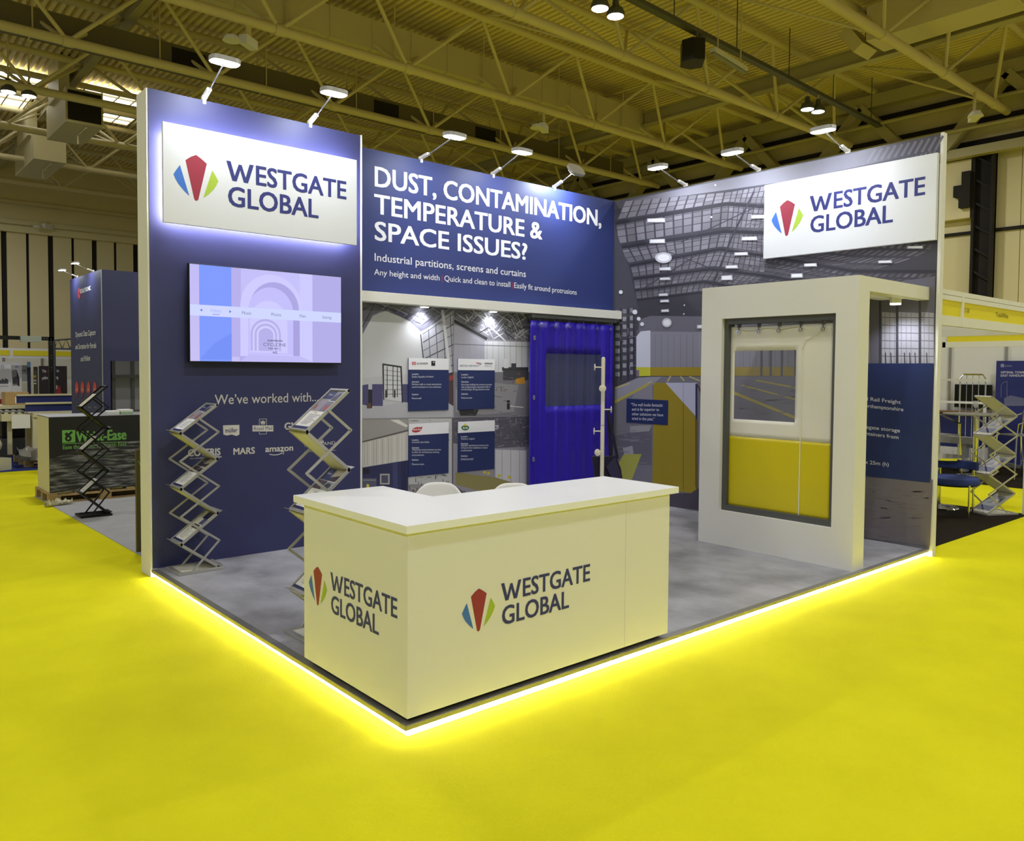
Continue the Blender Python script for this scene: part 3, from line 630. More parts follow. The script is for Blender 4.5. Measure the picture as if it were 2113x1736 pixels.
# printed racking beside the display frame
cv.poly('625f6c', (1795, 590), (1930, 570), (1927, 760), (1795, 762))
for x0, x1 in ((1820, 1849), (1854, 1896), (1901, 1928)):
    cv.poly('a3a1ae', (x0, 644), (x1, 646), (x1, 752), (x0, 752))
    for i in range(7): cv.line('54525e', 1.5, (x0, 655+i*16), (x1, 656+i*16))
    for i in range(3): cv.line('6d6b76', 1, (x0+6+i*10, 646), (x0+6+i*10, 752))
for x in (1816, 1851, 1898): cv.line('3e3c48', 5, (x, 610), (x, 752))
for x in (1827, 1838, 1866, 1877, 1888, 1912): cv.line('33313c', 2, (x, 728), (x+1, 752))
cv.poly('6e676c', (1770, 985), (1925, 990), (1919, 1128), (1770, 1108)); clutter(cv, [(1772, 990), (1920, 995), (1916, 1120), (1772, 1105)], ['6a6368', '726b72', '675f65'], 40, 40, 4, [.03, .08])
# printed lamps
for x, y, w, h in ((1337, 452, 33, 6), (1342, 495, 28, 6), (1355, 525, 28, 14), (1362, 553, 20, 4), (1363, 574, 18, 3), (1361, 607, 15, 3), (1364, 620, 14, 3), (1366, 640, 12, 3), (1552, 445, 24, 5), (1532, 490, 28, 5), (1517, 522, 24, 4), (1499, 549, 21, 4), (1490, 570, 19, 7), (1634, 566, 20, 6), (1661, 545, 22, 4), (1814, 539, 24, 3), (1874, 509, 28, 3), (1368, 660, 16, 12), (1440, 672, 8, 5)):
    
    if h > 10: cv.ell('c9c9d6', x+w/2, y+h/2, w*.62, h*.8); cv.ell('f0f0f6', x+w/2, y+h/2, w*.45, h*.52)
    else: cv.poly('b9b9c6', (x-2, y-1), (x+w+2, y-2), (x+w+3, y+h+1), (x-2, y+h+1.5)); cv.poly('eeeef4', (x, y), (x+w, y-1), (x+w+1, y+h-.5), (x, y+h), same=True)
cv.d += cv.step
for x, y, r in ((1281, 603, 4), (1310, 644, 5), (1318, 658, 4), (1325, 669, 4), (1476, 382, 2), (1468, 448, 2), (1412, 630, 1.5), (1411, 648, 1.5)): cv.ell('e8e8f2', x, y, r, r)
cv.build('photo_mural', P_PRINT, t, local=False)

# signs
def sign(name, x0, x1, z0, z1, y, lab):
    t = empty(name, (x0, y, z0), 0, lab, 'sign'); b = MB(); b.box(0, 0, 0, x1-x0, .03, z1-z0); b.build('board', M['signw'], t, bevel=.002); return t
t = sign('sign_board', .088, 1.888, 2.897, 3.715, 3.745, 'white backlit company sign standing off the tall navy wall above the television')
cv = Canvas(rect_map((0.170, 3.745, 3.106), (1, 0, 0), (0, 0, 1))); cv.d = .001; logo(cv, (0, 0), (.383, .383)); cv.build('lettering', P_VINYL, t, local=False)
b = MB()
for q in ((.06, .05, 1.74, .065), (.06, .753, 1.74, .768), (.05, .06, .065, .76), (1.735, .06, 1.75, .76)): b.box(q[0], .034, q[1], q[2], .05, q[3])
b.build('halo_strip', M['halo'], t)
b = MB()
for x in (.12, 1.68):
    for z in (.12, .70): b.lathe([(.015, .03), (.015, .13)], (x, 0, z), 10, (0, 1, 0))
b.build('standoff', M['alu'], t)
t = empty('sign_board', (SW-.05, 0, 2.95), 0, 'white company sign fixed near the top of the warehouse mural wall', 'sign')
b = MB(); b.box(0, .004, .015, .047, 1.833, .832); b.build('board', M['signw'], t, bevel=.002)
o_ = px(1592, 455, x=SW-.05); a_ = px(1625, 413, x=SW-.05); c_ = px(1625, 487, x=SW-.05); hh = a_.z-c_.z
cv = Canvas(rect_map((SW-.05, o_.y, c_.z), (0, -1, 0), (0, 0, 1))); cv.d = .001; logo(cv, (0, 0), (hh, hh)); cv.build('lettering', P_VINYL, t, local=False)

# television
t = empty('television', (.302, 3.79, 1.742), 0, 'large flat television showing a pale media menu on the tall navy wall', 'television')
b = MB(); b.box(0, 0, 0, 1.447, .045, .845); b.build('casing', M['black'], t, bevel=.004)
b = MB(); b.box(.3, .045, .2, 1.1, .085, .6); b.build('wall_mount', M['blackm'], t)
cv = Canvas(rect_map((.31, 3.79, 1.756), (1.431, 0, 0), (0, 0, .824)), .00006); cv.d = .0006
cv.grad(['d6cdec', 'd9d4f6', 'd4d0f5', 'd0c8ee'], [(0, 0), (1, 0), (1, 1), (0, 1)])
cv.poly('bfb8e4', (.30, 0), (.70, 0), (.70, .62), (.665, .78), (.60, .9), (.51, .95), (.42, .9), (.355, .78), (.31, .62), (.30, .5))
def arch(c, w0, h0, x, spring, base): cv.poly(c, [(x-w0, base)]+[(x-w0*math.cos(math.pi*i/14), spring+h0*math.sin(math.pi*i/14)) for i in range(15)]+[(x+w0, base)])
cv.rect('c3bbe6', .25, .05, .31, 1); cv.rect('c1b9e2', .79, 0, 1, 1); cv.rect('dcd8fa', .70, 0, .79, 1)
arch('dedafb', .205, .36, .51, .6, .06); arch('b9b2dd', .165, .30, .53, .58, .08); arch('d2ccf4', .15, .27, .505, .55, .08); arch('ded9f8', .125, .22, .49, .45, .1)
for i in range(5): arch(['c3bce2', 'e0dbf8'][i % 2], .10-i*.013, .17-i*.025, .47, .30, .12)
cv.poly('b4acd8', (.655, .05), (.70, .02), (.70, .5), (.655, .5)); cv.poly('cfc8ee', (.3, .0), (.8, .0), (.7, .07), (.36, .08))
cv.rect('86a4f6', .055, 0, .25, 1); cv.poly('7c9af0', (.055, .02), (.25, .02), (.25, .3), (.15, .2))
cv.rect('dfe6fb', 0, .47, 1, .585)
for s, x, w in (('Music', .316, .06), ('Photos', .506, .066), ('Files', .70, .042), ('Settings', .862, .068)): cv.text(s, '7a7e9e', (x, .508), (x+w, .508), .034)
cv.text('Videos', 'a9bff2', (.12, .515), (.186, .515), .034); cv.poly('5b7de0', (.058, .53), (.072, .515), (.072, .545)); cv.poly('5b7de0', (.25, .53), (.236, .515), (.236, .545))
for i in range(4): cv.rect('7d92d8', .135+i*.011, .487, .142+i*.011, .497)
cv.text('SUMVISION', '4b4660', (.48, .226), (.58, .226), .018, .03); cv.text('CYCLONE', '6d6684', (.452, .175), (.604, .175), .034); cv.text('MICRO', '5a5470', (.487, .14), (.553, .14), .017, .02); cv.text('4K', '6d6684', (.512, .09), (.55, .09), .03)
cv.build('screen', P_SCREEN, t, local=False)

# information cards on the photo collage
def card(u0, v0, u1, v1, u2, v2, u3, v3, vh0, vh1, lab, draw):
    p = [px(u, v, y=D2-.012) for u, v in ((u0, v0), (u1, v1), (u2, v2), (u3, v3))]; x0, x1 = p[0].x, p[1].x; z1, z0 = (p[0].z+p[1].z)/2, (p[2].z+p[3].z)/2
    t = empty('info_card', (x0, D2-.012, z0), 0, lab, 'information card', 'navy case-study cards on the photo wall')
    b = MB(); b.box(0, 0, 0, x1-x0, .012, z1-z0); b.build('board', M['navyd'], t)
    cv = Canvas(wall_map(y=D2-.0125)); zh = (px(u0, vh0, y=D2-.012).z)
    cw = Canvas(rect_map((x0, D2-.0125, zh), (x1-x0, 0, 0), (0, 0, z1-zh))); cw.d = .0004; cw.rect('e4e3e6', 0, 0, 1, 1); cw.build('header_strip', P_VINYL, t, local=False)
    draw(cv); cv.d = .001; cv.build('lettering', P_VINYL, t, local=False)
T_ = 'c9cbd6'
def body(cv, x, rows, cap=-3.6):
    for s, x1, y in rows: cv.d = .001; cv.text(s, T_, (x, y), (x1, y-.3), cap, .02 if s.endswith(':') else .005)
def dr1(cv):
    cv.d = .001; cv.rect('c0444c', 850, 747, 858, 753); cv.text('DB', 'e4e3e6', (851.5, 752), (856.5, 752), -3.6); cv.text('SCHENKER', '3a3a40', (860, 752.3), (883, 752), -3.6, .03); cv.rect('1a1a1e', 890, 745, 898, 755); cv.rect('e4e3e6', 894, 747, 896, 749)
    body(cv, 850, [('Location:', 864, 774), ('Dublin, Republic of Ireland', 894, 779.5), ('Overview:', 865, 790), ('Partition walls to create temperature', 911, 795), ('control enclosure in new warehouse', 910, 800.5), ('Solution:', 864, 816), ('Flexiwall', 869, 824)])
def dr2(cv):
    cv.d = .001; cv.text('BRITISH AIRWAYS', '56566a', (949.5, 757), (987, 757), -4); cv.poly('a8323e', (980, 748), (995, 749.5), (987, 751)); cv.poly('2a3a7e', (995, 749.5), (991, 753.5), (987, 754)); cv.text('MORGAN', '3a3a40', (1000, 752), (1016, 752), -3.4, .04); cv.text('SINDALL', '8a8a90', (1000, 757), (1016, 757), -3)
    body(cv, 952, [('Location:', 966, 775), ('London, England', 977, 780.5), ('Overview:', 967, 790), ('Extra large building dust screen to prevent', 1015, 795.5), ('dust transgressing to operational side of', 1012, 800.5), ('aircraft hanger during extensive works', 1010, 805.5), ('Solution:', 966, 815), ('Flexiscreen', 974, 823)])
def dr3(cv):
    cv.d = .001; cv.poly('b02c36', (850, 889), (853, 884), (860, 881.5), (868, 882), (872, 880), (870, 886), (866, 891), (858, 893), (852, 892)); cv.text('Birds Eye', 'e8e6e6', (853, 889), (868, 887.5), -3.8, .03)
    body(cv, 850, [('Location:', 864, 910), ('Lowestoft, East Suffolk', 886, 914.5), ('Overview:', 865, 926), ('Washdown screen between two lines', 910, 930), ('to allow for simultaneous cleaning', 906, 935), ('and production', 875, 941), ('Solution:', 864, 951), ('Flexicurtain', 875, 960)])
def dr4(cv):
    cv.d = .001; cv.ell('2c6a3a', 960, 883, 8, 5.5); cv.poly('d8c23a', (956, 879), (960, 873.5), (964, 879)); cv.text('Arla', 'e8e8e6', (954.5, 885.5), (965.5, 885), -4.4, .03)
    body(cv, 951, [('Location:', 965, 903), ('Aylesbury, England', 979, 907.5), ('Overview:', 966, 917.5), ('Segregate operational production line', 1008, 921), ('during new line installation to reduce', 1006, 926), ('contamination', 974, 931.5), ('Solution:', 965, 943), ('MONSOON FAST', 977, 950)])
card(843, 738, 926, 741, 926, 846, 844, 849, 763, 764, 'navy info card with red and black logos, upper left of the photo wall', dr1)
card(945, 740, 1021, 742, 1021, 844, 946, 845, 764, 765, 'navy info card with airline logo, upper right of the photo wall', dr2)
card(843, 875, 926, 871, 926, 977, 844, 984, 899, 895, 'navy info card with red leaf-shaped logo, lower left of the photo wall', dr3)
card(945, 870, 1021, 868, 1020, 969, 945, 974, 894, 891, 'navy info card with green oval logo, lower right of the photo wall', dr4)

# quote card and big navy panel on the mural wall
t = empty('quote_card', (SW-.012, 3.161, 1.02), 0, 'small navy card with a white quotation beside the printed yellow partition', 'sign')
b = MB(); b.box(0, 0, 0, .012, .684, .313); b.build('board', M['navyd'], t)
cv = Canvas(wall_map(x=SW-.013)); cv.d = .001
for s, x0, x1, y, yb in (('\u201cThe wall looks fantastic', 1301.5, 1367.5, 838, 839.5), ('and is far superior to', 1304, 1360, 847.5, 848.5), ('other solutions we have', 1304, 1368.5, 857, 859.5), ('tried in the past.\u201d', 1304, 1351, 866.5, 868)): cv.text(s, 'd4d4dc', (x0, y), (x1, yb), -6, .006)
cv.build('lettering', P_VINYL, t, local=False)
t = empty('information_board', (SW-.012, -.0, .645), 0, 'large navy information panel on the mural wall, half hidden behind the white frame', 'information panel')
b = MB(); b.box(0, .004, 0, .012, .95, 1.149); b.build('board', M['navyd'], t)
cv = Canvas(wall_map(x=SW-.013)); cv.d = .001
for s, x1, y, yb, k in (('National Rail Freight', 1859, 827, 834, 20), ('Northamptonshire', 1864, 842, 849, 15.6), ('Segregate storage', 1857, 885, 892.5, 16.4), ('containers from', 1854, 898, 906.5, 14.2), ('(w) x 25m (h)', 1834, 955, 962.5, 12.2)):
    x0 = x1-k*5.6; cv.text(s, 'd0d0da', (x0, yb-(yb-y)*(x1-x0)/66), (x1, yb), -7.2, .008)
cv.build('lettering', P_VINYL, t, local=False)

# ------------------------------------------------------------------ reception counter
t = empty('reception_counter', (0, 0, 0), 0, 'white L-shaped reception counter with two printed company logos at the stand corner', 'counter')
HT, HB = .962, .922
b = MB(); b.prism([(-.005, -.011), (2.059, -.011), (2.059, .637), (.600, .637), (.600, 1.178), (-.005, 1.178)], HB, HT); b.build('countertop', M['gloss'], t, bevel=.0015)
b = MB(); b.box(.012, .004, .03, 1.569, .022, HB-.001); b.build('front_panel', M['white'], t)
b = MB(); b.box(1.571, .004, .03, 1.985, .022, HB-.001); b.build('front_panel', M['white'], t)
b = MB(); b.box(.012, .022, .03, .030, 1.076, HB-.001); b.build('side_panel', M['white'], t)
b = MB(); b.box(1.967, .022, .03, 1.985, .60, HB-.001); b.build('end_panel', M['white'], t)
b = MB(); b.box(.030, 1.058, .03, .56, 1.076, HB-.001); b.build('end_panel', M['white'], t)
b = MB(); b.box(.03, .25, .55, 1.967, .60, .57); b.box(.03, .60, .55, .56, 1.058, .57); b.build('inner_shelf', M['white'], t)
b = MB(); b.prism([(.05, .05), (1.95, .05), (1.95, .56), (.52, .56), (.52, 1.04), (.05, 1.04)], .0005, .03); b.build('plinth', M['black'], t)
cv = Canvas(rect_map((.336, .004, .364), (1, 0, 0), (0, 0, 1))); cv.d = .0008; logo(cv, (0, 0), (.221, .221)); cv.build('front_logo', P_VINYL, t, local=False)
cv = Canvas(rect_map((.012, 1.016, .370), (0, -1, 0), (0, 0, 1))); cv.d = .0008; logo(cv, (0, 0), (.2205, .2205)); cv.build('side_logo', P_VINYL, t, local=False)

# two white tub chairs behind the counter
def tub_chair(loc, rz, label):
    t = empty('tub_chair', loc, rz, label, 'chair')
    nu, nv = 16, 18; vs = []; fs = []
    for j in range(nv+1):
        s = j/nv
        for i in range(nu+1):
            a = -1+2*i/nu
            if s < .5:
                k = s/.5; y = .24-.42*k; z = .45-.02*math.sin(math.pi*k)+.05*abs(a)**3*k; w = .235
            else:
                k = (s-.5)/.5; y = -.18-.06*k-.03*math.sin(k*1.57); z = .44+.40*(k**.9)*(1-.22*abs(a)**4*k); w = .235-.035*k**2
                y += .11*abs(a)**2.4*(1-.35*k)
            vs.append((a*w*(1-.10*(max(0, s-.85)/.15)**2), y, z))
    fs = [(j*(nu+1)+i, j*(nu+1)+i+1, (j+1)*(nu+1)+i+1, (j+1)*(nu+1)+i) for j in range(nv) for i in range(nu)]
    b = MB(); b.add(vs, fs); o = b.build('seat_shell', M['soft'], t, smooth=True)
    so = o.modifiers.new('thickness', 'SOLIDIFY'); so.thickness = .022; so.offset = -1
    sb = o.modifiers.new('smooth', 'SUBSURF'); sb.levels = 1; sb.render_levels = 1
    for sx in (-1, 1):
        for sy in (-1, 1):
            b = MB(); b.tube([(sx*.10, sy*.10, .43), (sx*.21, sy*.20+.01, 0)], .018, 10, .011); b.build('leg', M['soft'], t, smooth=True)
    b = MB(); b.box(-.13, -.13, .41, .13, .13, .432); b.build('underframe', M['alu'], t)
tub_chair((1.30, 1.58, .004), math.radians(140), 'white tub chair behind the counter, nearer the inner corner')
tub_chair((1.72, 1.20, .004), math.radians(140), 'white tub chair behind the counter, the one showing less of its back')

# coat stand with a bag
cs = px(1243, 970, y=2.6); cs = Vector((4.17, 2.6, 0))
t = empty('coat_stand', cs, 0, 'cream coat stand with round-ended pegs in front of the blue curtain', 'coat stand')
b = MB(); b.lathe([(.01, 0), (.19, 0), (.19, .012), (.03, .025), (.022, .03)], n=28); b.build('base', M['coat'], t, smooth=True)
b = MB(); b.tube([(0, 0, .02), (0, 0, 1.12)], .0215, 14); b.tube([(0, 0, 1.125), (0, 0, 1.82)], .0205, 14); b.lathe([(.0205, 1.815), (.019, 1.832), (.012, 1.842), (.003, 1.845)], n=14); b.build('pole', M['coat'], t, smooth=True)
rt = Vector((_r.x, _r.y, 0)).normalized(); fw = Vector((_f.x, _f.y, 0)).normalized()
for dirv, z in ((-rt, 1.735), (-fw*.75-rt*.12, 1.515), (rt, 1.29), (-rt, 1.06), (-fw*.6-rt*.5, .84)):
    q = dirv.normalized(); b = MB(); b.tube([q*.018+Vector((0, 0, z)), q*.085+Vector((0, 0, z))], .0065, 8); b.lathe([(.006, 0), (.036, .002), (.038, .007), (.03, .011), (.004, .013)], q*.083+Vector((0, 0, z)), 18, q); b.build('peg', M['coat'], t, smooth=True)
t = empty('tote_bag', cs+rt*.055+Vector((0, 0, 1.283)), 0, 'dark cloth bag hanging by long straps from the coat stand', 'bag')
b = MB()
for s, w in ((.02, .0), (-.02, .035)):
    b.bar((0, 0, 0), (rt*(.045+w*2)+fw*(s+.07)+Vector((0, 0, -.52))), .03, .006, fw)
b.build('strap', M['bag'], t)
b = MB(); P = lambda a, z, d: rt*a+fw*(d+.085)+Vector((0, 0, z))
front = [(-.155, -.50), (-.04, -.50), (.095, -.49), (.15, -.62), (.19, -.86), (-.12, -.86), (-.125, -.70)]
n = len(front); b.add([P(a, z, -.045) for a, z in front]+[P(a, z, .05) for a, z in front], [tuple(range(n)), tuple(range(n, 2*n))[::-1]]+[(i, (i+1) % n, n+(i+1) % n, n+i) for i in range(n)]); b.build('bag_body', M['bag'], t)
b = MB(); fl = [(-.01, -.60), (.085, -.50), (.145, -.68), (.16, -.80), (.09, -.80)]; b.add([P(a, z, -.075) for a, z in fl]+[P(a, z, -.055) for a, z in fl], [tuple(range(5)), tuple(range(5, 10))[::-1]]+[(i, (i+1) % 5, 5+(i+1) % 5, 5+i) for i in range(5)]); b.build('flap', mat('navy_bag_flap', '2c2748', .8), t)

# ------------------------------------------------------------------ hanging PVC curtains
def sheet(name, m, o, ex, L, z0, z1, amp, n, parent, hole=None, nx=70, nz=24, ph=0, only=None, thick=.002):
    """wavy hung sheet along ex from o; hole/only = (a0, a1, z0, z1)"""
    ex = Vector(ex); nn = Vector((ex.y, -ex.x, 0)); P = {}; vs = []; fs = []
    xs = [L*i/nx for i in range(nx+1)]; zs = [z0+(z1-z0)*j/nz for j in range(nz+1)]
    if hole or only:
        h = hole or only
        xs = sorted(set([x for x in xs if min(abs(x-h[0]), abs(x-h[1])) > L/nx*.4]+[h[0], h[1]])); zs = sorted(set([z for z in zs if min(abs(z-h[2]), abs(z-h[3])) > (z1-z0)/nz*.4]+[h[2], h[3]]))
    def idx(i, j):
        if (i, j) not in P:
            a, z = xs[i], zs[j]; k = .35+.65*(z-z0)/(z1-z0); w = amp*k*(math.sin(2*math.pi*n*a/L+ph)+.35*math.sin(2*math.pi*(n*2.3)*a/L+1+ph)+.25*math.sin(9*a+3.1*z))
            P[(i, j)] = len(vs); vs.append(o+ex*a+nn*w+Vector((0, 0, z)))
        return P[(i, j)]
    for i in range(len(xs)-1):
        for j in range(len(zs)-1):
            ca, cz = (xs[i]+xs[i+1])/2, (zs[j]+zs[j+1])/2
            ins = h[0] < ca < h[1] and h[2] < cz < h[3] if (hole or only) else True
            if hole and ins or only and not ins: continue
            fs.append((idx(i, j), idx(i+1, j), idx(i+1, j+1), idx(i, j+1)))
    b = MB(); b.add(vs, fs); ob = b.build(name, m, parent, smooth=True)
    if thick: so = ob.modifiers.new('thickness', 'SOLIDIFY'); so.thickness = thick; so.offset = 0
    return ob
bl = empty('pvc_curtain', (4.39, 4.0, 0), 0, 'bright blue PVC curtain with a tinted window hanging under the white soffit', 'curtain')
sheet('curtain_sheet', M['bluepvc'], Vector((0, 0, 0)), (1, 0, 0), 1.485, .03, 2.30, .011, 7, bl, hole=(.258, 1.262, 1.255, 1.905))
sheet('window_pane', M['tint'], Vector((0, -.001, 0)), (1, 0, 0), 1.485, .03, 2.30, .011, 7, bl, only=(.254, 1.266, 1.251, 1.909), thick=0)
for k in range(6):
    x = .15+k*.252
    b = MB(); b.lathe([(.009, 0), (.019, 0), (.019, .004), (.009, .004)], (x, -.02, 2.245), 14, (0, -1, 0)); b.build('eyelet', M['alu'], bl)
    b = MB(); b.tube([(x, -.026, 2.245), (x, -.012, 2.29), (x, -.004, 2.335)], .004, 6); b.tube([(x, -.03, 2.238), (x, -.024, 2.25)], .006, 6); b.build('hook', M['bluepvc'], bl)
for z in (2.09, 1.37, .62):
    b = MB(); vs = []
    for rr, d in ((.026, 0), (.026, -.005), (.013, -.005), (.013, 0)): vs.append([(.055+rr*.62*math.cos(6.2832*i/16), -.021+d, z+rr*1.15*math.sin(6.2832*i/16)) for i in range(16)])
    b.add([q for r in vs for q in r], [(r*16+i, r*16+(i+1) % 16, ((r+1) % 4)*16+(i+1) % 16, ((r+1) % 4)*16+i) for r in range(4) for i in range(16)]); b.build('eyelet', M['silver'], bl)
t = empty('curtain_track', (4.42, 4.0, 2.335), 0, 'dark grey curtain track fixed under the soffit above the blue curtain', 'curtain track')
b = MB(); b.box(0, -.022, 0, 1.46, .022, .05); b.build('rail', M['dgrey'], t)
b = MB(); b.box(-.02, -.028, -.004, .03, .028, .05); b.box(1.44, -.028, -.004, 1.49, .028, .05); b.build('end_cap', M['dgrey'], t)

# ------------------------------------------------------------------ white display frame with canopy
fr = empty('entrance_portal', (4.561, .061, 0), 0, 'freestanding white portal frame with slatted canopy joining the mural wall', 'display frame')
y0, y1, z0, z1 = .196, 1.349, .343, 2.212; L, H = 1.584, 2.523
b = MB()
o_ = [(0, 0), (L, 0), (L, H), (0, H)]; i_ = [(y0, z0), (y1, z0), (y1, z1), (y0, z1)]
vs = [(x, *q) for x in (0, .202) for q in o_+i_]
fs = []
for k in range(4):
    n = (k+1) % 4; fs += [(k, n, 4+n, 4+k), (8+k, 8+n, 12+n, 12+k), (k, n, 8+n, 8+k), (4+k, 4+n, 12+n, 12+k)]
b.add(vs, fs); b.build('portal', M['offw'], fr)
b = MB(); g_ = [(y0, z0), (y1, z0), (y1, z1), (y0, z1)]; h_ = [(y0+.045, z0+.055), (y1-.045, z0+.055), (y1-.045, z1-.055), (y0+.045, z1-.055)]
vs = [(x, *q) for x in (.045, .15) for q in g_+h_]; b = MB(); b.add(vs, fs); b.build('inner_frame', M['dgrey'], fr)
for k, y in enumerate((.0, .145, .36, .73, 1.10, 1.47)):
    b = MB(); b.box(.202, y, 2.40 if k == 0 else 2.425, 1.431, y+.11, H); b.build('canopy_slat', M['offw'], fr)
b = MB(); b.box(.205, .11, 2.485, 1.431, 1.584, H-.004); b.build('canopy_board', M['offw'], fr)
dl = px(1848, 627, z=2.405); q = Vector((1.159, .2, 0))
b = MB(); b.lathe([(.045, 0), (.052, .004), (.052, .06), (.045, .064)], (q.x, q.y, 2.361), 20); dn = b.build('downlight', M['soft'], fr)
b = MB(); b.lathe([(.002, 0), (.048, 0), (.048, .008), (.002, .008)], (q.x, q.y, 2.352), 20); b.build('lens', M['dlight'], dn)
light('bulb_light', 'SPOT', (4.561+q.x, .261, 2.345), (4.561+q.x+.1, .261, 1.2), 26, (.88, .92, 1), .03, parent=fr, angle=math.radians(130), blend=.8)
wc = empty('pvc_curtain', (4.655, 1.375, 0), 0, 'white and yellow PVC curtain with a clear window hung inside the white frame', 'curtain')
sheet('upper_sheet', M['whitepvc'], Vector((0, 0, 0)), (0, -1, 0), 1.05, 1.072, 2.135, .0022, 3, wc, hole=(.055, .70, 1.24, 1.90), nx=40)
sheet('window_pane', M['clear'], Vector((.001, 0, 0)), (0, -1, 0), 1.05, 1.072, 2.135, .0022, 3, wc, only=(.053, .702, 1.237, 1.903), nx=40, thick=0)
sheet('lower_sheet', M['yelpvc'], Vector((0, 0, 0)), (0, -1, 0), 1.05, .39, 1.072, .0015, 3, wc, nx=40)
b = MB(); b.add([(-.006, -.755, .39), (-.006, -.765, .39), (-.006, -.765, 2.12), (-.006, -.755, 2.12)], [(0, 1, 2, 3)]); b.tube([(-.008, -.76, 1.08), (-.008, -.765, 1.9), (-.012, -.80, 1.99), (-.014, -.90, 2.04), (-.012, -.98, 2.11)], .0035, 6); b.build('seam', M['whitepvc'], wc, smooth=True)
b = MB(); b.tube([(-.008, -.02, 2.12), (-.014, -.22, 2.095), (-.010, -.40, 2.115), (-.014, -.55, 2.10), (-.01, -.74, 2.12)], .005, 6); b.build('top_hem', M['whitepvc'], wc, smooth=True)
for k, u in enumerate((1523, 1564, 1606, 1651, 1697)):
    p = px(u, 680, x=4.63); y = p.y-1.375
    b = MB(); b.box(-.02, y-.012, 2.125, .012, y+.012, 2.165); b.tube([(-.018, y, 2.13), (-.02, y, 2.10)], .004, 6); b.build('hook', M['plate'], wc)
    b = MB(); n_ = 14; R_, r_ = .016, .005
    b.add([(-.022+r_*math.sin(6.2832*j/6), y+(R_+r_*math.cos(6.2832*j/6))*math.cos(6.2832*i/n_), 2.083+(R_+r_*math.cos(6.2832*j/6))*math.sin(6.2832*i/n_)) for i in range(n_) for j in range(6)], [(i*6+j, i*6+(j+1) % 6, ((i+1) % n_)*6+(j+1) % 6, ((i+1) % n_)*6+j) for i in range(n_) for j in range(6)]); b.build('ring', M['chrome'], wc, smooth=True)

# ------------------------------------------------------------------ arm spotlights
def arm_light(foot, head, face, label, W=ARM_W, tilt=.08, lit=True, group='arm spotlights along the top of the stand walls', s=1.0):
    """foot on the wall top, lamp head out on an arm; face = direction from the lamp to its wall"""
    foot, head, face = Vector(foot), Vector(head), Vector(face)
    t = empty('arm_spotlight', foot, 0, label, 'spotlight', group); h = head-foot; out = -face
    b = MB(); b.bar((0, 0, -.03), (0, 0, .04), .045*s, .03*s); b.bar(Vector((0, 0, .02)), h.normalized()*.15*s+Vector((0, 0, .01)), .04*s, .028*s); b.build('bracket', M['soft'], t, bevel=.004)
    b = MB(); b.tube([h.normalized()*.12*s, h*.98], .0065*s, 8); b.build('arm', M['alu'], t, smooth=True)
    side = face.cross(Vector((0, 0, 1))).normalized(); aim = (face*tilt+Vector((0, 0, -1))).normalized(); fwd = side.cross(aim).normalized()
    def plate(a, c, d0, d1, m, nm, par):
        pts = [(a*math.copysign(abs(math.cos(q))**.6, math.cos(q)), c*math.copysign(abs(math.sin(q))**.6, math.sin(q))) for q in (6.2832*i/20 for i in range(20))]
        b = MB(); vs = [h+side*x+fwd*y+aim*d for d in (d0, d1) for x, y in pts]; n = 20
        b.add(vs, [tuple(range(n))[::-1], tuple(range(n, 2*n))]+[(i, (i+1) % n, n+(i+1) % n, n+i) for i in range(n)]); return b.build(nm, m, par)
    hd = plate(.120*s, .088*s, -.025*s, .012*s, M['silver'], 'lamp_head', t)
    plate(.112*s, .080*s, .0125*s, .017*s, M['lens'] if lit else M['lens0'], 'lens', hd)
    p = head+aim*.03*s; aim = (face*max(tilt, .45)+Vector((0, 0, -1))).normalized()
    light('bulb_light', 'AREA', p, p+aim, W, (.84, .90, 1), .17*s, .12*s, parent=t, spread=math.radians(150))
ft = [((.475, 3.89, 4.0), (.475, 3.41, 4.20), 'left of the two arm spotlights on the tall navy wall, brightest in the photo'), ((1.468, 3.89, 4.0), (1.468, 3.42, 4.18), 'right of the two arm spotlights on the tall navy wall')]
for a, c, l in ft: arm_light(a, c, (0, 1, 0), l)
hp_ = [(893, 322, 938, 281, 'arm spotlight over the word DUST on the slogan header'), (1035, 357, 1077, 313, 'arm spotlight above the middle of the slogan header'), (1160, 385, 1188, 352, 'arm spotlight near the right end of the slogan header, lens turned from view')]
for u, v, hu, hv, l in hp_:
    x = px(u, v, z=3.965).x; hd = px(hu, hv, x=x); arm_light((x, 4.13, 3.965), (x, hd.y, hd.z), (0, 1, 0), l, 17 if u == 1160 else ARM_W, tilt=1.3 if u == 1160 else .08)
mp_ = [(1402, 382, 1357, 345, 'arm spotlight on the mural wall nearest the inner corner'), (1551, 350, 1511, 314, 'middle arm spotlight of the three on the mural wall'), (1735, 311, 1698, 268, 'arm spotlight above the white sign on the mural wall')]
for u, v, hu, hv, l in mp_:
    y = px(u, v, z=3.965).y; hd = px(hu, hv, y=y); arm_light((6.01, y, 3.965), (hd.x, y, hd.z), (1, 0, 0), l)

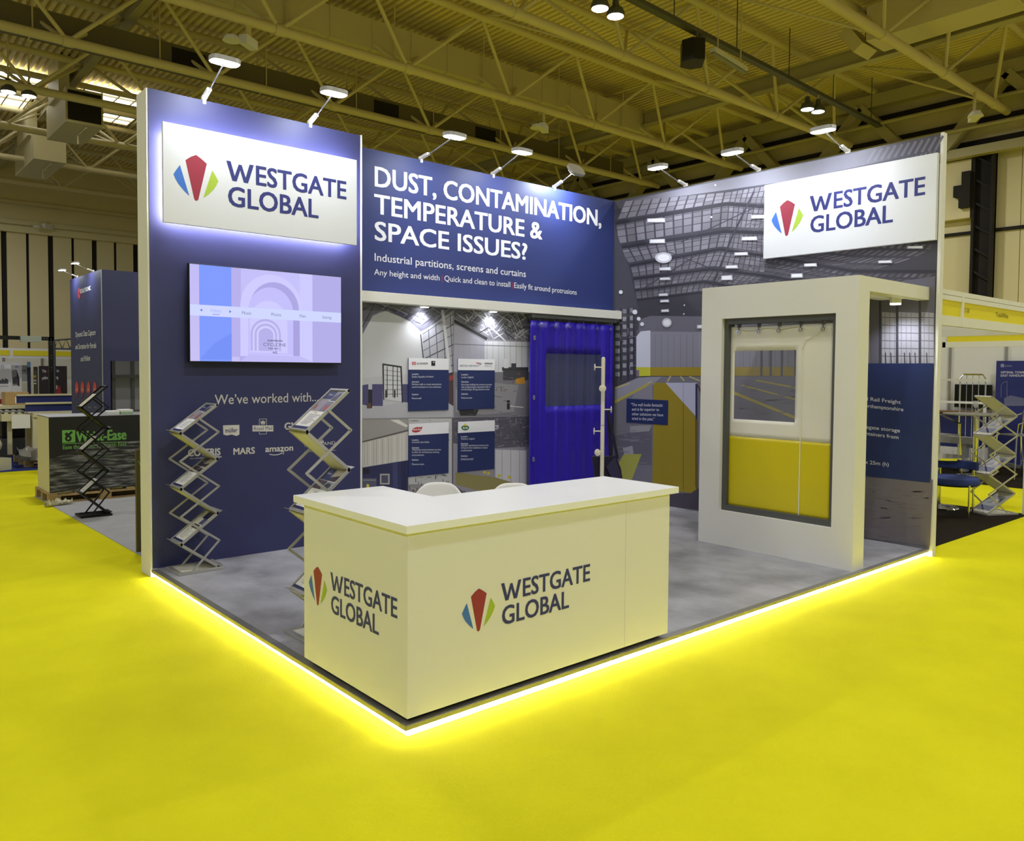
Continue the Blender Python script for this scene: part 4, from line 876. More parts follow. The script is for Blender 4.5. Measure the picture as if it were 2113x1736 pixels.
# ------------------------------------------------------------------ zigzag brochure stands
def brochure(o, rot_cols, w, h, label, kind, group):
    """printed leaflet lying on a shelf: rot_cols = (x axis across, y axis up the sheet, normal)"""
    ex, ey, nn = rot_cols; mtx = Matrix((ex, ey, nn)).transposed().to_4x4(); t = bpy.data.objects.new('brochure', None); COL.objects.link(t); t.matrix_world = Matrix.Translation(o) @ mtx; t.empty_display_size = .05
    tag(t, label, 'brochure', group)
    b = MB(); b.box(-w/2, 0, 0, w/2, h, .006); b.build('sheet', M['pap'], t)
    cv = Canvas(lambda u, v, d: Vector(((u-.5)*w*.99, v*h*.995+.001, .0062+d)), .0003)
    if kind == 'a':
        cv.rect('22285a', 0, .78, .55, 1); cv.text('Flexi', 'd8d8e0', (.12, .88), (.40, .88), .05); cv.rect('4a4a50', .57, .74, 1, 1); cv.poly('8a8a94', (.57, .84), (.8, .96), (1, .9), (1, 1), (.57, 1)); cv.rect('9a9298', 0, .46, .53, .77); cv.rect('a8403a', .05, .5, .16, .62); cv.rect('77757a', .55, .46, 1, .72); cv.rect('c0392f', .72, .5, .86, .62)
    elif kind == 'b':
        cv.rect('22285a', 0, .72, .45, 1); cv.text('Flexi', 'd8d8e0', (.1, .86), (.36, .86), .05); cv.rect('b5aaa0', .46, .72, 1, 1); cv.poly('3b2a1c', (.46, .72), (.9, .72), (1, .8), (1, .88), (.46, .8)); cv.rect('4a3a30', 0, .5, .5, .71); cv.rect('8f8f92', .52, .5, 1, .7); cv.ell('35353a', .75, .6, .18, .07)
    elif kind == 'c':
        cv.rect('e7e5da', 0, 0, 1, 1); cv.rect('23235c', .35, .78, .9, 1); cv.rect('5a5a80', .55, .6, 1, .78); cv.rect('4c4434', .3, .45, .9, .58)
    elif kind == 'd':
        cv.rect('d8d2c0', 0, 0, 1, 1); cv.line('8a8474', .03, (.1, .9), (.7, .3)); cv.line('8a8474', .02, (.2, .3), (.8, .8)); cv.line('55503c', .02, (.2, .15), (.8, .15))
    else:
        cv.rect('9b9cab', 0, .4, 1, 1); cv.poly('5d5f78', (.1, .5), (.9, .95), (.95, .6)); cv.rect('343a78', 0, .1, 1, .38); cv.rect('c8b8b0', .5, .55, .8, .8)
    if kind in 'abc':
        for k in range(6): cv.line('a9a9ae', .012, (.22, .36-k*.045), (.9-(k % 3)*.1, .36-k*.045))
        cv.text('Flexi', 'b04040' if kind == 'a' else '55586a', (.42, .40), (.6, .40), .03)
        cv.rect('22285a', 0, 0, 1, .055)
    cv.build('cover_print', P_GLOSS, t); return t
def zig_stand(loc, rz, dz, amp, w, m, mb, label, kinds, blabels, base_z, lip=True, mirror=False, lh=.345, bw=.21):
    """collapsible zigzag stand: three sloping shelves facing -x, three facing +x, crossbars on both sides"""
    t = empty('brochure_stand', loc, rz, label, 'brochure stand'); R_ = t.rotation_euler.to_matrix(); a = amp/2; top = base_z+6*dz
    pts = [(a if i % 2 == 0 else -a, top-i*dz) for i in range(7)]
    if mirror: pts = [(-x, z) for x, z in pts]
    b = MB(); b.box(-a-.03, -w/2-.03, 0, a+.03, -w/2, .022); b.box(-a-.03, w/2, 0, a+.03, w/2+.03, .022); b.box(-a-.03, -w/2, 0, -a+.005, w/2, .022); b.box(a-.005, -w/2, 0, a+.03, w/2, .022); bs = b.build('base', m, t, bevel=.002)
    b = MB(); b.box(-a, -w/2, .003, a, w/2, .012); b.build('base_plate', mb, bs)
    out = []
    for i in range(6):
        (xa, za), (xb, zb) = pts[i], pts[i+1]; A = Vector((xa, 0, za)); B = Vector((xb, 0, zb)); d = (A-B).normalized(); nn = Vector((-d.z, 0, d.x)) if True else None
        if nn.z < 0: nn = -nn
        ey = Vector((0, 1, 0))
        b = MB()
        for s in (-1, 1): b.bar(A+ey*s*(w/2-.006), B+ey*s*(w/2-.006), .012, .022, nn)
        b.bar(A-d*.008-ey*(w/2), A-d*.008+ey*(w/2), .016, .02, nn); b.bar(B+d*.008-ey*(w/2), B+d*.008+ey*(w/2), .016, .02, nn)
        sh = b.build('shelf', m, t, bevel=.0015)
        b = MB(); q = [A-ey*(w/2-.012)-d*.016, A+ey*(w/2-.012)-d*.016, B+ey*(w/2-.012)+d*.016, B-ey*(w/2-.012)+d*.016]
        b.add([p-nn*.007 for p in q]+[p-nn*.004 for p in q], [(3, 2, 1, 0), (4, 5, 6, 7), (0, 1, 5, 4), (1, 2, 6, 5), (2, 3, 7, 6), (3, 0, 4, 7)]); b.build('shelf_plate', mb, sh)
        if lip:
            b = MB(); p0 = B+nn*.008; e = (nn*.028-d*.016); b.add([p0-ey*w/2, p0+ey*w/2, p0+ey*w/2+e, p0-ey*w/2+e, p0-ey*w/2-d*.003, p0+ey*w/2-d*.003, p0+ey*w/2+e-d*.003, p0-ey*w/2+e-d*.003], [(0, 1, 2, 3), (7, 6, 5, 4), (0, 4, 5, 1), (1, 5, 6, 2), (2, 6, 7, 3), (3, 7, 4, 0)]); b.build('lip', m, sh)
        out.append((A, B, d, nn))
    mids = [((pts[i][0]+pts[i+1][0])/2, (pts[i][1]+pts[i+1][1])/2) for i in range(6)]
    sgn = 1 if not mirror else -1
    for s in (-1, 1):
        ch = [mids[0]]
        for i in range(5): ch += [((sgn*a*1.02) if i % 2 == 0 else -sgn*a*1.02, (mids[i][1]+mids[i+1][1])/2), mids[i+1]]
        ch += [(-sgn*a*.45, .012)]
        # straight bars between the outer hinge points
        hp = [ch[0]]+[ch[k] for k in range(1, len(ch)-1, 2)]+[ch[-1]]
        for p, q in zip(hp, hp[1:]):
            b = MB(); y = s*(w/2+.008); b.bar((p[0], y, p[1]), (q[0], y, q[1]), .006, .017, Vector((-(q[1]-p[1]), 0, q[0]-p[0]))); b.tube([(p[0], y-.007, p[1]), (p[0], y+.007, p[1])], .007, 8); b.build('crossbar', m, t)
    k = 0
    for i in (0, 2, 4) if not mirror else (1, 3, 5):
        A, B, d, nn = out[i]; L_ = (A-B).length; h = min(lh, L_*.9); o = B+d*.02-nn*.0035; ex = d.cross(nn).normalized()
        if kinds[k]: brochure(Vector(loc)+R_ @ o, (R_ @ ex, R_ @ d, R_ @ nn), min(w-.03, bw), h*(.62 if kinds[k] == 'd' else 1), blabels[k], kinds[k], None)
        k += 1
    return t
zig_stand((.285, 3.645, 0), 0, .2285, .31, .25, M['silver'], mat('frosted_shelf', 'dcdace', .5), 'silver zigzag brochure stand standing against the tall navy wall',
          'abc', ['brochure on the top shelf of the silver stand by the navy wall', 'brochure on the middle shelf of the silver stand by the navy wall', 'brochure on the lowest shelf of the silver stand by the navy wall'], .02)
zig_stand((.33, 1.50, 0), 0, .2555, .30, .235, M['silver'], mat('frosted_shelf', 'd2cfc6', .5), 'silver zigzag brochure stand behind the reception counter, partly hidden by it',
          'abc', ['brochure on the top shelf of the stand behind the counter', 'brochure on the middle shelf of the stand behind the counter', 'brochure on the lowest shelf of the stand behind the counter'], .03, lh=.36)
zig_stand((.355, 7.25, FZ+.006), 0, .2525, .28, .24, M['blackm'], mat('black_shelf', '1c1b18', .4), 'black zigzag brochure stand on the grey carpet at left',
          'ddd', ['pale leaflet on the top shelf of the black stand', 'pale leaflet on the middle shelf of the black stand', 'pale leaflet on the lowest shelf of the black stand'], .025, lh=.36, bw=.19)
zig_stand((9.11, .47, FZ+.006), math.radians(-28), .2435, .40, .27, M['silver'], mat('frosted_shelf', 'd2cfc6', .5), 'silver zigzag brochure stand at the edge of the right-hand neighbour booth',
          'eee', ['leaflet on the top shelf of the stand in the right-hand booth', 'leaflet on the middle shelf of the stand in the right-hand booth', 'leaflet on the lowest shelf of the stand in the right-hand booth'], .02, lip=False, mirror=True)

# ------------------------------------------------------------------ neighbours at the left
t = empty('carpet_area', (0, 0, FZ), 0, 'light grey carpet laid beside the yellow aisle at left', 'carpet')
b = MB(); b.prism([(.17, 4.26), (4.5, 4.36), (4.5, 9.3), (.10, 9.3)], .0005, .005); b.build('pile', M['greyc'], t)
t = empty('carpet_area', (0, 0, FZ), 0, 'blue carpet beyond the yellow aisle at far left', 'carpet')
b = MB(); b.prism([(-8, 12.46), (5, 12.46), (5, 20.2), (-8, 20.2)], .0005, .005); b.build('pile', M['bluec'], t)
t = empty('notice_board', (.18, 4.9, FZ), 0, 'narrow dark olive board standing just behind the cream end of the tall wall', 'board')
b = MB(); b.box(0, 0, .005, .5, .04, .985); b.build('board', M['brown'], t)
cv = Canvas(rect_map((.18, 4.9, .7), (.5, 0, 0), (0, 0, .2))); cv.d = .001; cv.text('Wr', '6a8a3a', (.02, .3), (.3, .3), .25); cv.build('lettering', P_VINYL, t, local=False)

# navy booth
t = empty('exhibition_booth', (1.0, 9.44, FZ), 0, 'dark navy neighbour booth with white lettering behind the wrapped black crate', 'booth')
H_ = 3.17
b = MB(); b.box(0, 0, 0, .08, 1.87, H_); b.build('side_wall', M['navy'], t)
b = MB(); b.box(.08, 0, 0, .112, .08, H_); b.box(.112, 0, 1.86, 3.2, .08, H_); b.box(2.2, 0, 0, 3.2, .08, 1.86); b.build('front_wall', M['navy'], t)
b = MB(); b.box(0, -.004, 0, .012, 0, H_); b.build('edge_trim', M['alu'], t)
b = MB(); b.box(.08, 1.8, 0, 3.2, 1.87, H_); b.build('back_wall', M['dark'], t)
cv = Canvas(wall_map(x=.998)); cv.d = .002; lw = 'd6d6dc'
cv.text('SCALETRONIC', lw, (165.5, 606), (187.5, 598.5), -8.5, .02); cv.ell('c43a42', 163.5, 606, 2.6, 11); cv.ell('2b3065', 164, 606, 1.2, 4)
for s, u0, u1, y, yb in (('Dynamic Data Capture', 156, 197, 695, 690), ('and Sortation for Parcels', 155.5, 198.5, 720, 717), ('and Pallets', 166.5, 186, 745, 743)): cv.text(s, lw, (u0, y+1), (u1, yb+1), -10.5, .01)
for k, u in enumerate((158.5, 170, 182.5, 195.5)): cv.poly('c0443c', (u-3.5, 796), (u, 786), (u+3.5, 796), (u+3.5, 810), (u-3.5, 810)); cv.poly('6a2c58', (u-3.5, 810), (u+3.5, 810), (u, 822)); cv.text('10', 'd8c8cc', (u-1.5, 806), (u+1.5, 806), -4)
for k, u in enumerate((172, 184, 196)): cv.text('Data', 'a8a8b4', (u-2, 842), (u+4, 842), -3)
cv.build('lettering', P_VINYL, t, local=False)
t = empty('metal_racking', (1.35, 10.3, FZ), 0, 'grey steel racking inside the doorway of the navy booth', 'racking')
for x in (0, .28, .62): 
    b = MB(); b.box(x, 0, 0, x+.05, .05, 2.0); b.build('upright', M['dgrey'], t)
for z in (.5, 1.05, 1.6):
    b = MB(); b.box(0, -.01, z, .67, .06, z+.05); b.build('beam', M['dgrey'], t)
b = MB(); b.box(.05, .02, .55, .62, .03, 2.0); b.build('back_sheet', M['pink'], t)
for (fu, fv, hu, hv, l) in ((193, 557, 155, 543, 'nearer arm spotlight on top of the navy neighbour booth'), (160, 570, 128, 557, 'farther arm spotlight on top of the navy neighbour booth')):
    p = px(fu, fv, x=1.03); hd = px(hu, hv, y=p.y); arm_light((1.03, p.y, 3.10), (hd.x, p.y, min(hd.z, 3.3)), (1, 0, 0), l, 4.0, group='arm spotlights of the navy neighbour booth', s=.6)

# wrapped crate on its pallet
def pallet(loc, w, l, label):
    t = empty('pallet', loc, 0, label, 'pallet')
    for k in range(5):
        b = MB(); x = k*(w-.1)/4; b.box(x, 0, .11, x+.1, l, .132); b.build('deck_board', M['wood'], t)
    for k in range(3):
        b = MB(); y = k*(l-.1)/2; b.box(0, y, .088, w, y+.1, .11); b.build('stringer', M['wood'], t)
        b = MB(); b.box(0, y, 0, w, y+.1, .018); b.build('runner', M['wood'], t)
        for j in range(3):
            b = MB(); x = j*(w-.14)/2; b.box(x, y, .018, x+.14, y+.1, .088); b.build('block', M['wood'], t)
    return t
pallet((.11, 8.44, FZ+.005), 1.35, .85, 'wooden pallet under the black printed crate')
CZ = FZ+.137
t = empty('display_crate', (.134, 8.495, CZ), 0, 'black crate with green lettering wrapped in clear film on a pallet', 'crate')
b = MB(); b.box(0, 0, 0, 1.3, .72, 1.045-CZ); b.build('box', M['crate'], t, bevel=.004)
b = MB(); b.box(-.002, .002, 0, 0, .715, 1.04-CZ); b.build('cream_side', M['mach'], t)
b = MB(); b.box(-.004, -.004, 1.046-CZ, 1.304, .724, 1.052-CZ); b.build('lid_board', mat('grey_board', '97979c', .5), t)
rr = random.Random(5); vs = []; fs = []; nx, nz = 60, 30
for j in range(nz+1):
    for i in range(nx+1):
        x = -.006+1.312*i/nx; z = .0+.62*j/nz*(.35+.65*min(1, .55+i/nx)); vs.append((x, -.006-.012*abs(math.sin(9*z+3.1*x+rr.uniform(-.25, .25)))*rr.uniform(.4, 1), z))
fs = [(j*(nx+1)+i, j*(nx+1)+i+1, (j+1)*(nx+1)+i+1, (j+1)*(nx+1)+i) for j in range(nz) for i in range(nx)]
b = MB(); b.add(vs, fs); b.build('film', M['wrap'], t, smooth=True)
cv = Canvas(wall_map(y=8.493)); cv.d = .001; gr = '6fae52'
cv.poly(gr, (128, 888), (155, 887.5), (155.5, 913), (128.5, 914)); cv.ell('14150f', 141, 905, 7, 6.5); cv.ell(gr, 141, 905, 2.5, 2.3); cv.line('14150f', 4.5, (139, 900), (149, 891)); cv.poly('14150f', (133, 896), (138, 892), (142, 897), (137, 901))
cv.text('Wrist-Ease', gr, (157, 912), (261, 906.5), -21, .04); cv.line(gr, 1.3, (128.5, 916), (261, 912)); cv.text('Ease the Strain, Type with Ease', gr, (129.5, 927.5), (261, 920), -8, .02)
cv.text('ERGONOMIC DESIGN', '4a7a3c', (176, 948), (236, 943.5), -5); cv.text('BUILT IN PALLET', '4a7a3c', (176, 974), (229, 970.5), -5)
cv.build('lettering', P_VINYL, t, local=False)
t = empty('film_scrap', (.13, 8.26, FZ), .2, 'crumpled scrap of clear film on the carpet beside the pallet', 'plastic wrap')
vs = []; fs = []; n = 16
for i in range(n+1):
    for j in range(7): q = 6.2832*j/6; vs.append((.32*i/n-.1, .06*math.cos(q)*rr.uniform(.5, 1), .006+.05*(1+math.sin(q))*rr.uniform(.3, 1)))
fs = [(i*7+j, i*7+j+1, (i+1)*7+j+1, (i+1)*7+j) for i in range(n) for j in range(6)]
b = MB(); b.add(vs, fs); b.build('film', mat('film', 'c9c4a6', .3), t)
for k, (x, l, c) in enumerate(((.86, 'white carton of leaflets on the crate lid, left of the pair', 'd8d8d4'), (1.03, 'green and white carton on the crate lid, right of the pair', '9ab890'))):
    t = empty('carton', (x, 8.62, 1.0525), 0, l, 'carton'); b = MB(); b.box(0, 0, 0, .155, .2, .045+.015*k); b.build('box', mat('carton_%d' % k, c, .6), t, bevel=.003); b = MB(); b.box(-.002, -.002, .035, .157, .202, .048+.015*k); b.build('lid', M['pap'], t)

# conveyor machine, its pallet, gantry, boxes
t = empty('conveyor_machine', (.62, 13.1, FZ), 0, 'cream conveyor machine with two long navy side panels behind the crate', 'machine')
for k, (y, z, x0, x1) in enumerate(((.62, 1.10, 0, 2.4), (.1, .965, .05, 2.2))):
    b = MB(); b.box(x0, y, z, x1, y+.05, z+.13); b.build('side_panel', M['navyp'], t)
    b = MB(); b.box(x0, y-.02, z+.13, x1, y+.07, z+.16); b.build('guide_rail', M['mach'], t)
b = MB(); b.box(.15, .0, .86, 2.2, .75, .94); b.build('belt_bed', M['mach'], t, bevel=.01)
for x, y in ((.14, .02), (.14, .62), (1.6, .02), (1.6, .62)):
    b = MB(); b.box(x, y, .27, x+.1, y+.1, .9); b.tube([(x+.05, y+.05, .16), (x+.05, y+.05, .3)], .02, 8); b.lathe([(.04, 0), (.04, .015), (.02, .02)], (x+.05, y+.05, .15), 12); b.build('leg', M['mach'], t)
b = MB(); b.box(.2, .05, .42, 1.6, .09, .5); b.build('brace', M['mach'], t)
b = MB(); b.box(-.18, .0, .68, .1, .03, .92); b.build('control_box', M['offw'], t)
b = MB(); b.box(-.3, .2, .8, .1, .5, .95); b.box(-.45, .3, .55, -.38, .36, 1.0); b.box(-.2, .3, .2, -.13, .36, .85); b.build('roller_frame', M['mach'], t)
b = MB()
for k in range(4): b.tube([(-.28+k*.1, .2, .96), (-.28+k*.1, .55, .96)], .03, 10)
b.build('roller', M['alu'], t, smooth=True)
pallet((.60, 12.95, FZ+.005), 1.6, 1.1, 'wooden pallet under the conveyor machine')
t = empty('wrap_mound', (.5, 12.9, FZ+.137), 0, 'grey plastic wrapping bunched over the machine pallet', 'plastic wrap')
vs = []; n = 22; m_ = 8
for i in range(n+1):
    for j in range(m_+1): a = math.pi*j/m_; vs.append((1.75*i/n, -.02-.30*math.cos(a)*rr.uniform(.7, 1.1)+.12, .22*math.sin(a)*rr.uniform(.6, 1.2)))
b = MB(); b.add(vs, [(i*(m_+1)+j, i*(m_+1)+j+1, (i+1)*(m_+1)+j+1, (i+1)*(m_+1)+j) for i in range(n) for j in range(m_)]); b.build('wrap', M['foil'], t, smooth=True)
t = empty('film_roll', (.15, 12.75, FZ+.005), .5, 'pale roll of wrapping film lying on the blue carpet at the photo edge', 'film roll')
b = MB(); b.tube([(-.3, 0, .25), (.15, .3, .42)], .16, 14); b.box(-.3, -.1, 0, .2, .35, .2); b.build('roll', mat('film', 'c9c4a6', .3), t, smooth=True)
for k, (u0, v0, u1, v1, l) in enumerate(((10, 809, 58, 836, 'brown cardboard box on the machine at far left'),)):
    p = px(u0, v1, y=14.35); q = px(u1, v0, y=14.35)
    t = empty('cardboard_box', (p.x, 14.3, p.z), 0, l, 'box'); b = MB(); b.box(0, 0, 0, q.x-p.x, .4, q.z-p.z); b.build('carton', M['card'], t, bevel=.006); b = MB(); b.box(.16, -.003, .03, .3, 0, .15); b.build('sticker', M['pap'], t)
    b = MB(); b.box(-.002, .17, q.z-p.z, q.x-p.x+.002, .23, q.z-p.z+.002); b.build('tape', M['pink'], t)
    s = empty('machine_table', (p.x-.4, 14.07, FZ+.005), 0, 'grey machine table carrying the brown cardboard box at far left', 'table'); h = p.z-FZ-.006
    b = MB(); b.box(0, 0, h-.06, 1.0, .8, h); b.build('table_top', M['mach'], s)
    for x, y in ((.03, .03), (.9, .03), (.03, .72), (.9, .72)):
        b = MB(); b.box(x, y, 0, x+.06, y+.06, h-.06); b.build('leg', M['mach'], s)
t = empty('gantry', (px(106, 740, y=14.3).x, 14.3, FZ), 0, 'black punched steel gantry with a small light box at far left', 'gantry')
b = MB(); b.box(-.04, 0, .005, .04, .06, 2.34); b.build('post', M['blackm'], t)
b = MB(); b.box(-2.6, 0, 2.27, .04, .06, 2.34); b.build('beam', M['blackm'], t)
b = MB(); b.box(-2.6, 0, .005, -2.52, .06, 2.34); b.build('post', M['blackm'], t)
b = MB(); b.box(-.52, -.10, 2.23, -.18, -.001, 2.345); b.build('light_box', mat('grey_housing', '9aa39c', .4), t)
b = MB()
for z in (2.3, 2.25, 2.2, 1.98, 1.93, 1.75, 1.7): b.lathe([(.008, 0), (.008, .002)], (0, -.001, z), 8, (0, -1, 0))
for x in (-.07, -.12, -.9, -.95): b.lathe([(.008, 0), (.008, .002)], (x, -.001, 2.305), 8, (0, -1, 0))
b.build('punched_holes', M['alu'], t)

t = empty('carpet_area', (0, 0, FZ), 0, 'blue carpet of the far booths behind the machines at left', 'carpet')
b = MB(); b.prism([(-8, 22.6), (14, 22.6), (14, 37.9), (-8, 37.9)], .0005, .005); b.build('pile', M['bluec'], t)
t = empty('packing_machine', (-.35, 15.0, FZ+.006), 0, 'dark packing machine with red parts behind the cardboard box at far left', 'machine')
b = MB(); b.box(0, 0, 0, 1.5, .9, .35); b.build('base', M['dgrey'], t)
b = MB(); b.box(.1, .1, .35, .5, .8, 1.25); b.box(.95, .2, .35, 1.35, .8, 1.05); b.build('cabinet', M['black'], t, bevel=.02)
b = MB(); b.box(.45, .05, 1.02, 1.45, .5, 1.14); b.build('arm', mat('red_paint', '8a2f2a', .4), t, bevel=.01)
b = MB(); b.tube([(.7, .1, .35), (.7, .1, 1.0)], .05, 10); b.tube([(.85, .6, .35), (.85, .6, 1.3)], .04, 10); b.build('column', M['mach'], t, smooth=True)
t = empty('storage_crate', (-.5, 13.4, FZ+.006), .2, 'grey crate on the blue carpet under the machine table at far left', 'crate')
b = MB(); b.box(0, 0, 0, .5, .4, .34); b.build('box', M['pink'], t, bevel=.01); b = MB(); b.box(-.01, -.01, .3, .51, .41, .345); b.build('lid', M['dgrey'], t, bevel=.005)

# shell-scheme row at the far end
YS = 38.0
t = empty('shell_booth', (-6, YS, FZ), 0, 'white shell-scheme booth with yellow fascia far off at left', 'booth')
b = MB(); b.box(0, 0, 2.15, 26, .05, 2.58); b.build('fascia', M['offw'], t)
f0 = px(23, 730, y=YS).x+6
k = 0
for a, c in ((f0-3.1, f0-.06), (f0+.06, f0+2.95), (f0+3.05, f0+5.9)):
    b = MB(); b.box(a, -.012, 2.245, c, 0, 2.48); b.build('fascia_panel', M['yell'], t)
for k in range(10):
    b = MB(); b.box(f0-3.1+k*1.55-.04, 2.0, 0, f0-3.1+k*1.55+.04, 2.08, 2.5); b.build('post', M['alu'], t)
b = MB(); b.box(0, 2.08, 0, 26, 2.14, 2.5); b.build('wall_panel', M['offw'], t)
def poster(u0, v0, u1, v1, vb, y, name, label, draw=None, bg='e4e2e2'):
    p = px(u0, v0, y=y); q = px(u1, v1, y=y); zb = px(u0, vb, y=y).z
    t = empty(name, (p.x, y, zb), 0, label, 'poster'); b = MB(); b.box(0, 0, 0, q.x-p.x, .03, (p.z+q.z)/2-zb); b.build('board', mat('poster_'+bg, bg, .55), t)
    if draw: cv = Canvas(wall_map(y=y-.004), .003); draw(cv); cv.build('poster_print', P_VINYL, t, local=False)
def dp1(cv): 
    cv.text('The', 'd8d4d4', (87, 769), (95, 768.5), -6, .02); cv.text('revolution', '8a2c30', (96, 769), (115, 768), -5, .02); cv.text('in', 'd8d4d4', (117, 768), (121.5, 768), -6, .02); cv.text('pallet strapping.', 'd8d4d4', (87, 783), (121, 781.5), -6, .02); cv.poly('9c2a2c', (112, 800), (124, 796), (128, 818), (110, 818)); cv.rect('d8c0b8', 113, 795, 118, 803)
def dp2(cv): 
    cv.text('10', '9a9aa0', (-3, 760), (8, 760), -7); cv.poly('55555c', (-4, 790), (-2, 782), (3, 786), (4, 781), (10, 785), (11, 780), (17, 784), (17, 792), (-4, 792)); cv.line('a9a9b0', 1.2, (-4, 797), (17, 797))
def dp3(cv): cv.poly('85858a', (24, 764), (34, 763), (36, 795), (26, 796)); cv.poly('2c2026', (34, 763), (40, 780), (40, 798), (36, 795)); cv.poly('3a3a40', (25, 780), (35, 776), (35, 792), (26, 792)); cv.line('6a8ac0', 2, (31, 757), (38, 757))
poster(-10, 746, 22, 747, 812, YS+.6, 'wall_poster', 'white poster with grey factory outline at the left photo edge', dp2)
poster(23, 747, 44, 747, 812, YS+.5, 'wall_poster', 'white poster with a dark machine picture at far left', dp3)
poster(45, 754, 56, 754, 787, YS+.4, 'wall_poster', 'small grey poster on the far shell-scheme wall', lambda cv: (cv.ell('34405f', 51.5, 765, 2, 2), cv.ell('4a2c38', 47, 765, 1.5, 1.5)), '8f8f8a')
poster(56, 747, 63, 747, 815, YS+.35, 'banner_stand', 'slim blue and black banner standing by the far shell-scheme wall', lambda cv: (cv.rect('7aa8dc', 56.3, 747.5, 62.8, 758),), '1c1c3a')
poster(69, 757, 78, 757, 818, YS+.3, 'banner_stand', 'slim olive banner beside the black pallet poster', lambda cv: (cv.rect('c8a83a', 70, 775, 74, 779), cv.rect('c8c4b8', 70, 784, 75, 787), cv.rect('c8c4b8', 70, 790, 75, 793)), '4d4630')
poster(80, 757, 138, 754, 820, YS+.2, 'wall_poster', 'black poster with white heading about pallets', dp1, '2a2020')
t = empty('truss_arch', (px(112, 720, y=35).x, 35, px(112, 720, y=35).z+.006), 0, 'small dark lattice truss over the far shell-scheme booths', 'truss')
b = MB(); b.tube([(0, 0, .35), (1.2, 0, .5), (2.6, 0, .7)], .04, 6); b.tube([(0, 0, .0), (2.6, 0, .0)], .04, 6)
for k in range(9): b.tube([(k*.3, 0, 0), (k*.3+.15, 0, .38+k*.035), (k*.3+.3, 0, 0)], .025, 5)
for x in (0, 2.6): b.tube([(x, 0, -px(112, 720, y=35).z+FZ), (x, 0, .3)], .05, 6)
b.build('lattice', M['dgrey'], t)

# ------------------------------------------------------------------ neighbours at the right
t = empty('carpet_area', (0, 0, FZ), 0, 'black carpet of the shell-scheme booth right of the mural wall', 'carpet')
b = MB(); b.prism([(6.15, .14), (9.40, .14), (9.40, 6), (6.15, 6)], .0005, .005); b.build('pile', M['blackc'], t)
t = empty('carpet_area', (0, 0, FZ), 0, 'black carpet under the bistro set beyond the right aisle', 'carpet')
b = MB(); b.prism([(11.9, -4), (18, -4), (18, 8), (11.9, 8)], .0005, .005); b.build('pile', M['blackc'], t)
t = empty('shell_booth', (6.12, .15, FZ), 0, 'nearest shell-scheme booth with yellow fascia right of the mural wall', 'booth')
b = MB()
for z in (2.52, 2.575, 2.26, 2.31): b.box(0, 0, z, 3.24, .05, z+.05)
b.build('fascia_rail', M['offw'], t)
b = MB(); b.box(3.19, .05, 2.26, 3.24, 3.6, 2.36); b.box(3.19, .05, 2.52, 3.24, 3.6, 2.625); b.build('side_rail', M['offw'], t)
for a, c in ((0, .93), (.98, 3.2)):
    b = MB(); b.box(a, .015, 2.36, c, .03, 2.52); b.build('fascia_panel', M['yell'], t)
b = MB(); b.box(3.205, .05, 2.36, 3.22, 3.6, 2.52); b.build('fascia_panel', M['offw'], t)
for x, y in ((.93, 0), (3.19, 0)):
    b = MB(); b.box(x, y-.002, 2.26 if x < 3 else .006, x+.05, y+.052, 2.62); b.build('post', M['offw'], t)
b = MB(); b.box(3.19, 3.6, .006, 3.24, 3.65, 2.62); b.build('post', M['offw'], t)
b = MB(); b.box(.0, 3.6, 0.006, 3.19, 3.64, 2.55); b.build('wall_panel', M['offw'], t)
cv = Canvas(rect_map((6.12, .163, FZ), (1, 0, 0), (0, 0, 1))); cv.d = .003; cv.text('C130', '5a5008', (1.02, 2.42), (1.16, 2.42), .045); cv.text('TrackWise', '5a5008', (1.95, 2.42), (2.35, 2.42), .05); cv.build('lettering', P_VINYL, t, local=False)
# low table and chair
c = Vector((9.04, 1.10, FZ+.006))
t = empty('low_table', c, 0, 'low round table with chrome edge and legs in the right-hand booth', 'table')
b = MB(); b.lathe([(.01, .655), (.34, .655), (.34, .675), (.01, .675)], n=32); b.build('table_top', M['offw'], t)
b = MB(); b.lathe([(.34, .65), (.352, .65), (.352, .68), (.34, .68)], n=32); b.build('rim', M['chrome'], t)
b = MB(); b.tube([(0, 0, .02), (0, 0, .655)], .035, 12); b.lathe([(.01, 0), (.25, 0), (.24, .015), (.04, .03)], n=24); b.build('pedestal', M['chrome'], t, smooth=True)
t = empty('lounge_chair', (8.62, .764, FZ+.006), math.radians(-77), 'blue upholstered chair on chrome legs in the right-hand booth', 'chair')
b = MB(); b.lathe([(.01, .37), (.25, .37), (.29, .395), (.30, .43), (.285, .465), (.2, .485), (.01, .49)], n=28); b.build('seat', M['seat'], t, smooth=True)
b = MB(); vs = []; n = 12
for i in range(n+1):
    a = -1.0+2.0*i/n; 
    for rr_, z in ((.27, .55), (.31, .55), (.31, .655), (.27, .655)): vs.append((rr_*math.sin(a), rr_*math.cos(a), z))
b.add(vs, [(i*4+j, i*4+(j+1) % 4, (i+1)*4+(j+1) % 4, (i+1)*4+j) for i in range(n) for j in range(4)]+[(0, 1, 2, 3), (n*4+3, n*4+2, n*4+1, n*4)]); b.build('backrest', M['seat'], t, bevel=.01)
for sx, sy in ((-1, -1), (1, -1), (-1, 1), (1, 1)):
    b = MB(); b.tube([(sx*.2, sy*.2, 0), (sx*.2, sy*.2, .40 if sy < 0 else .60)], .012, 8); b.build('leg', M['chrome'], t, smooth=True)
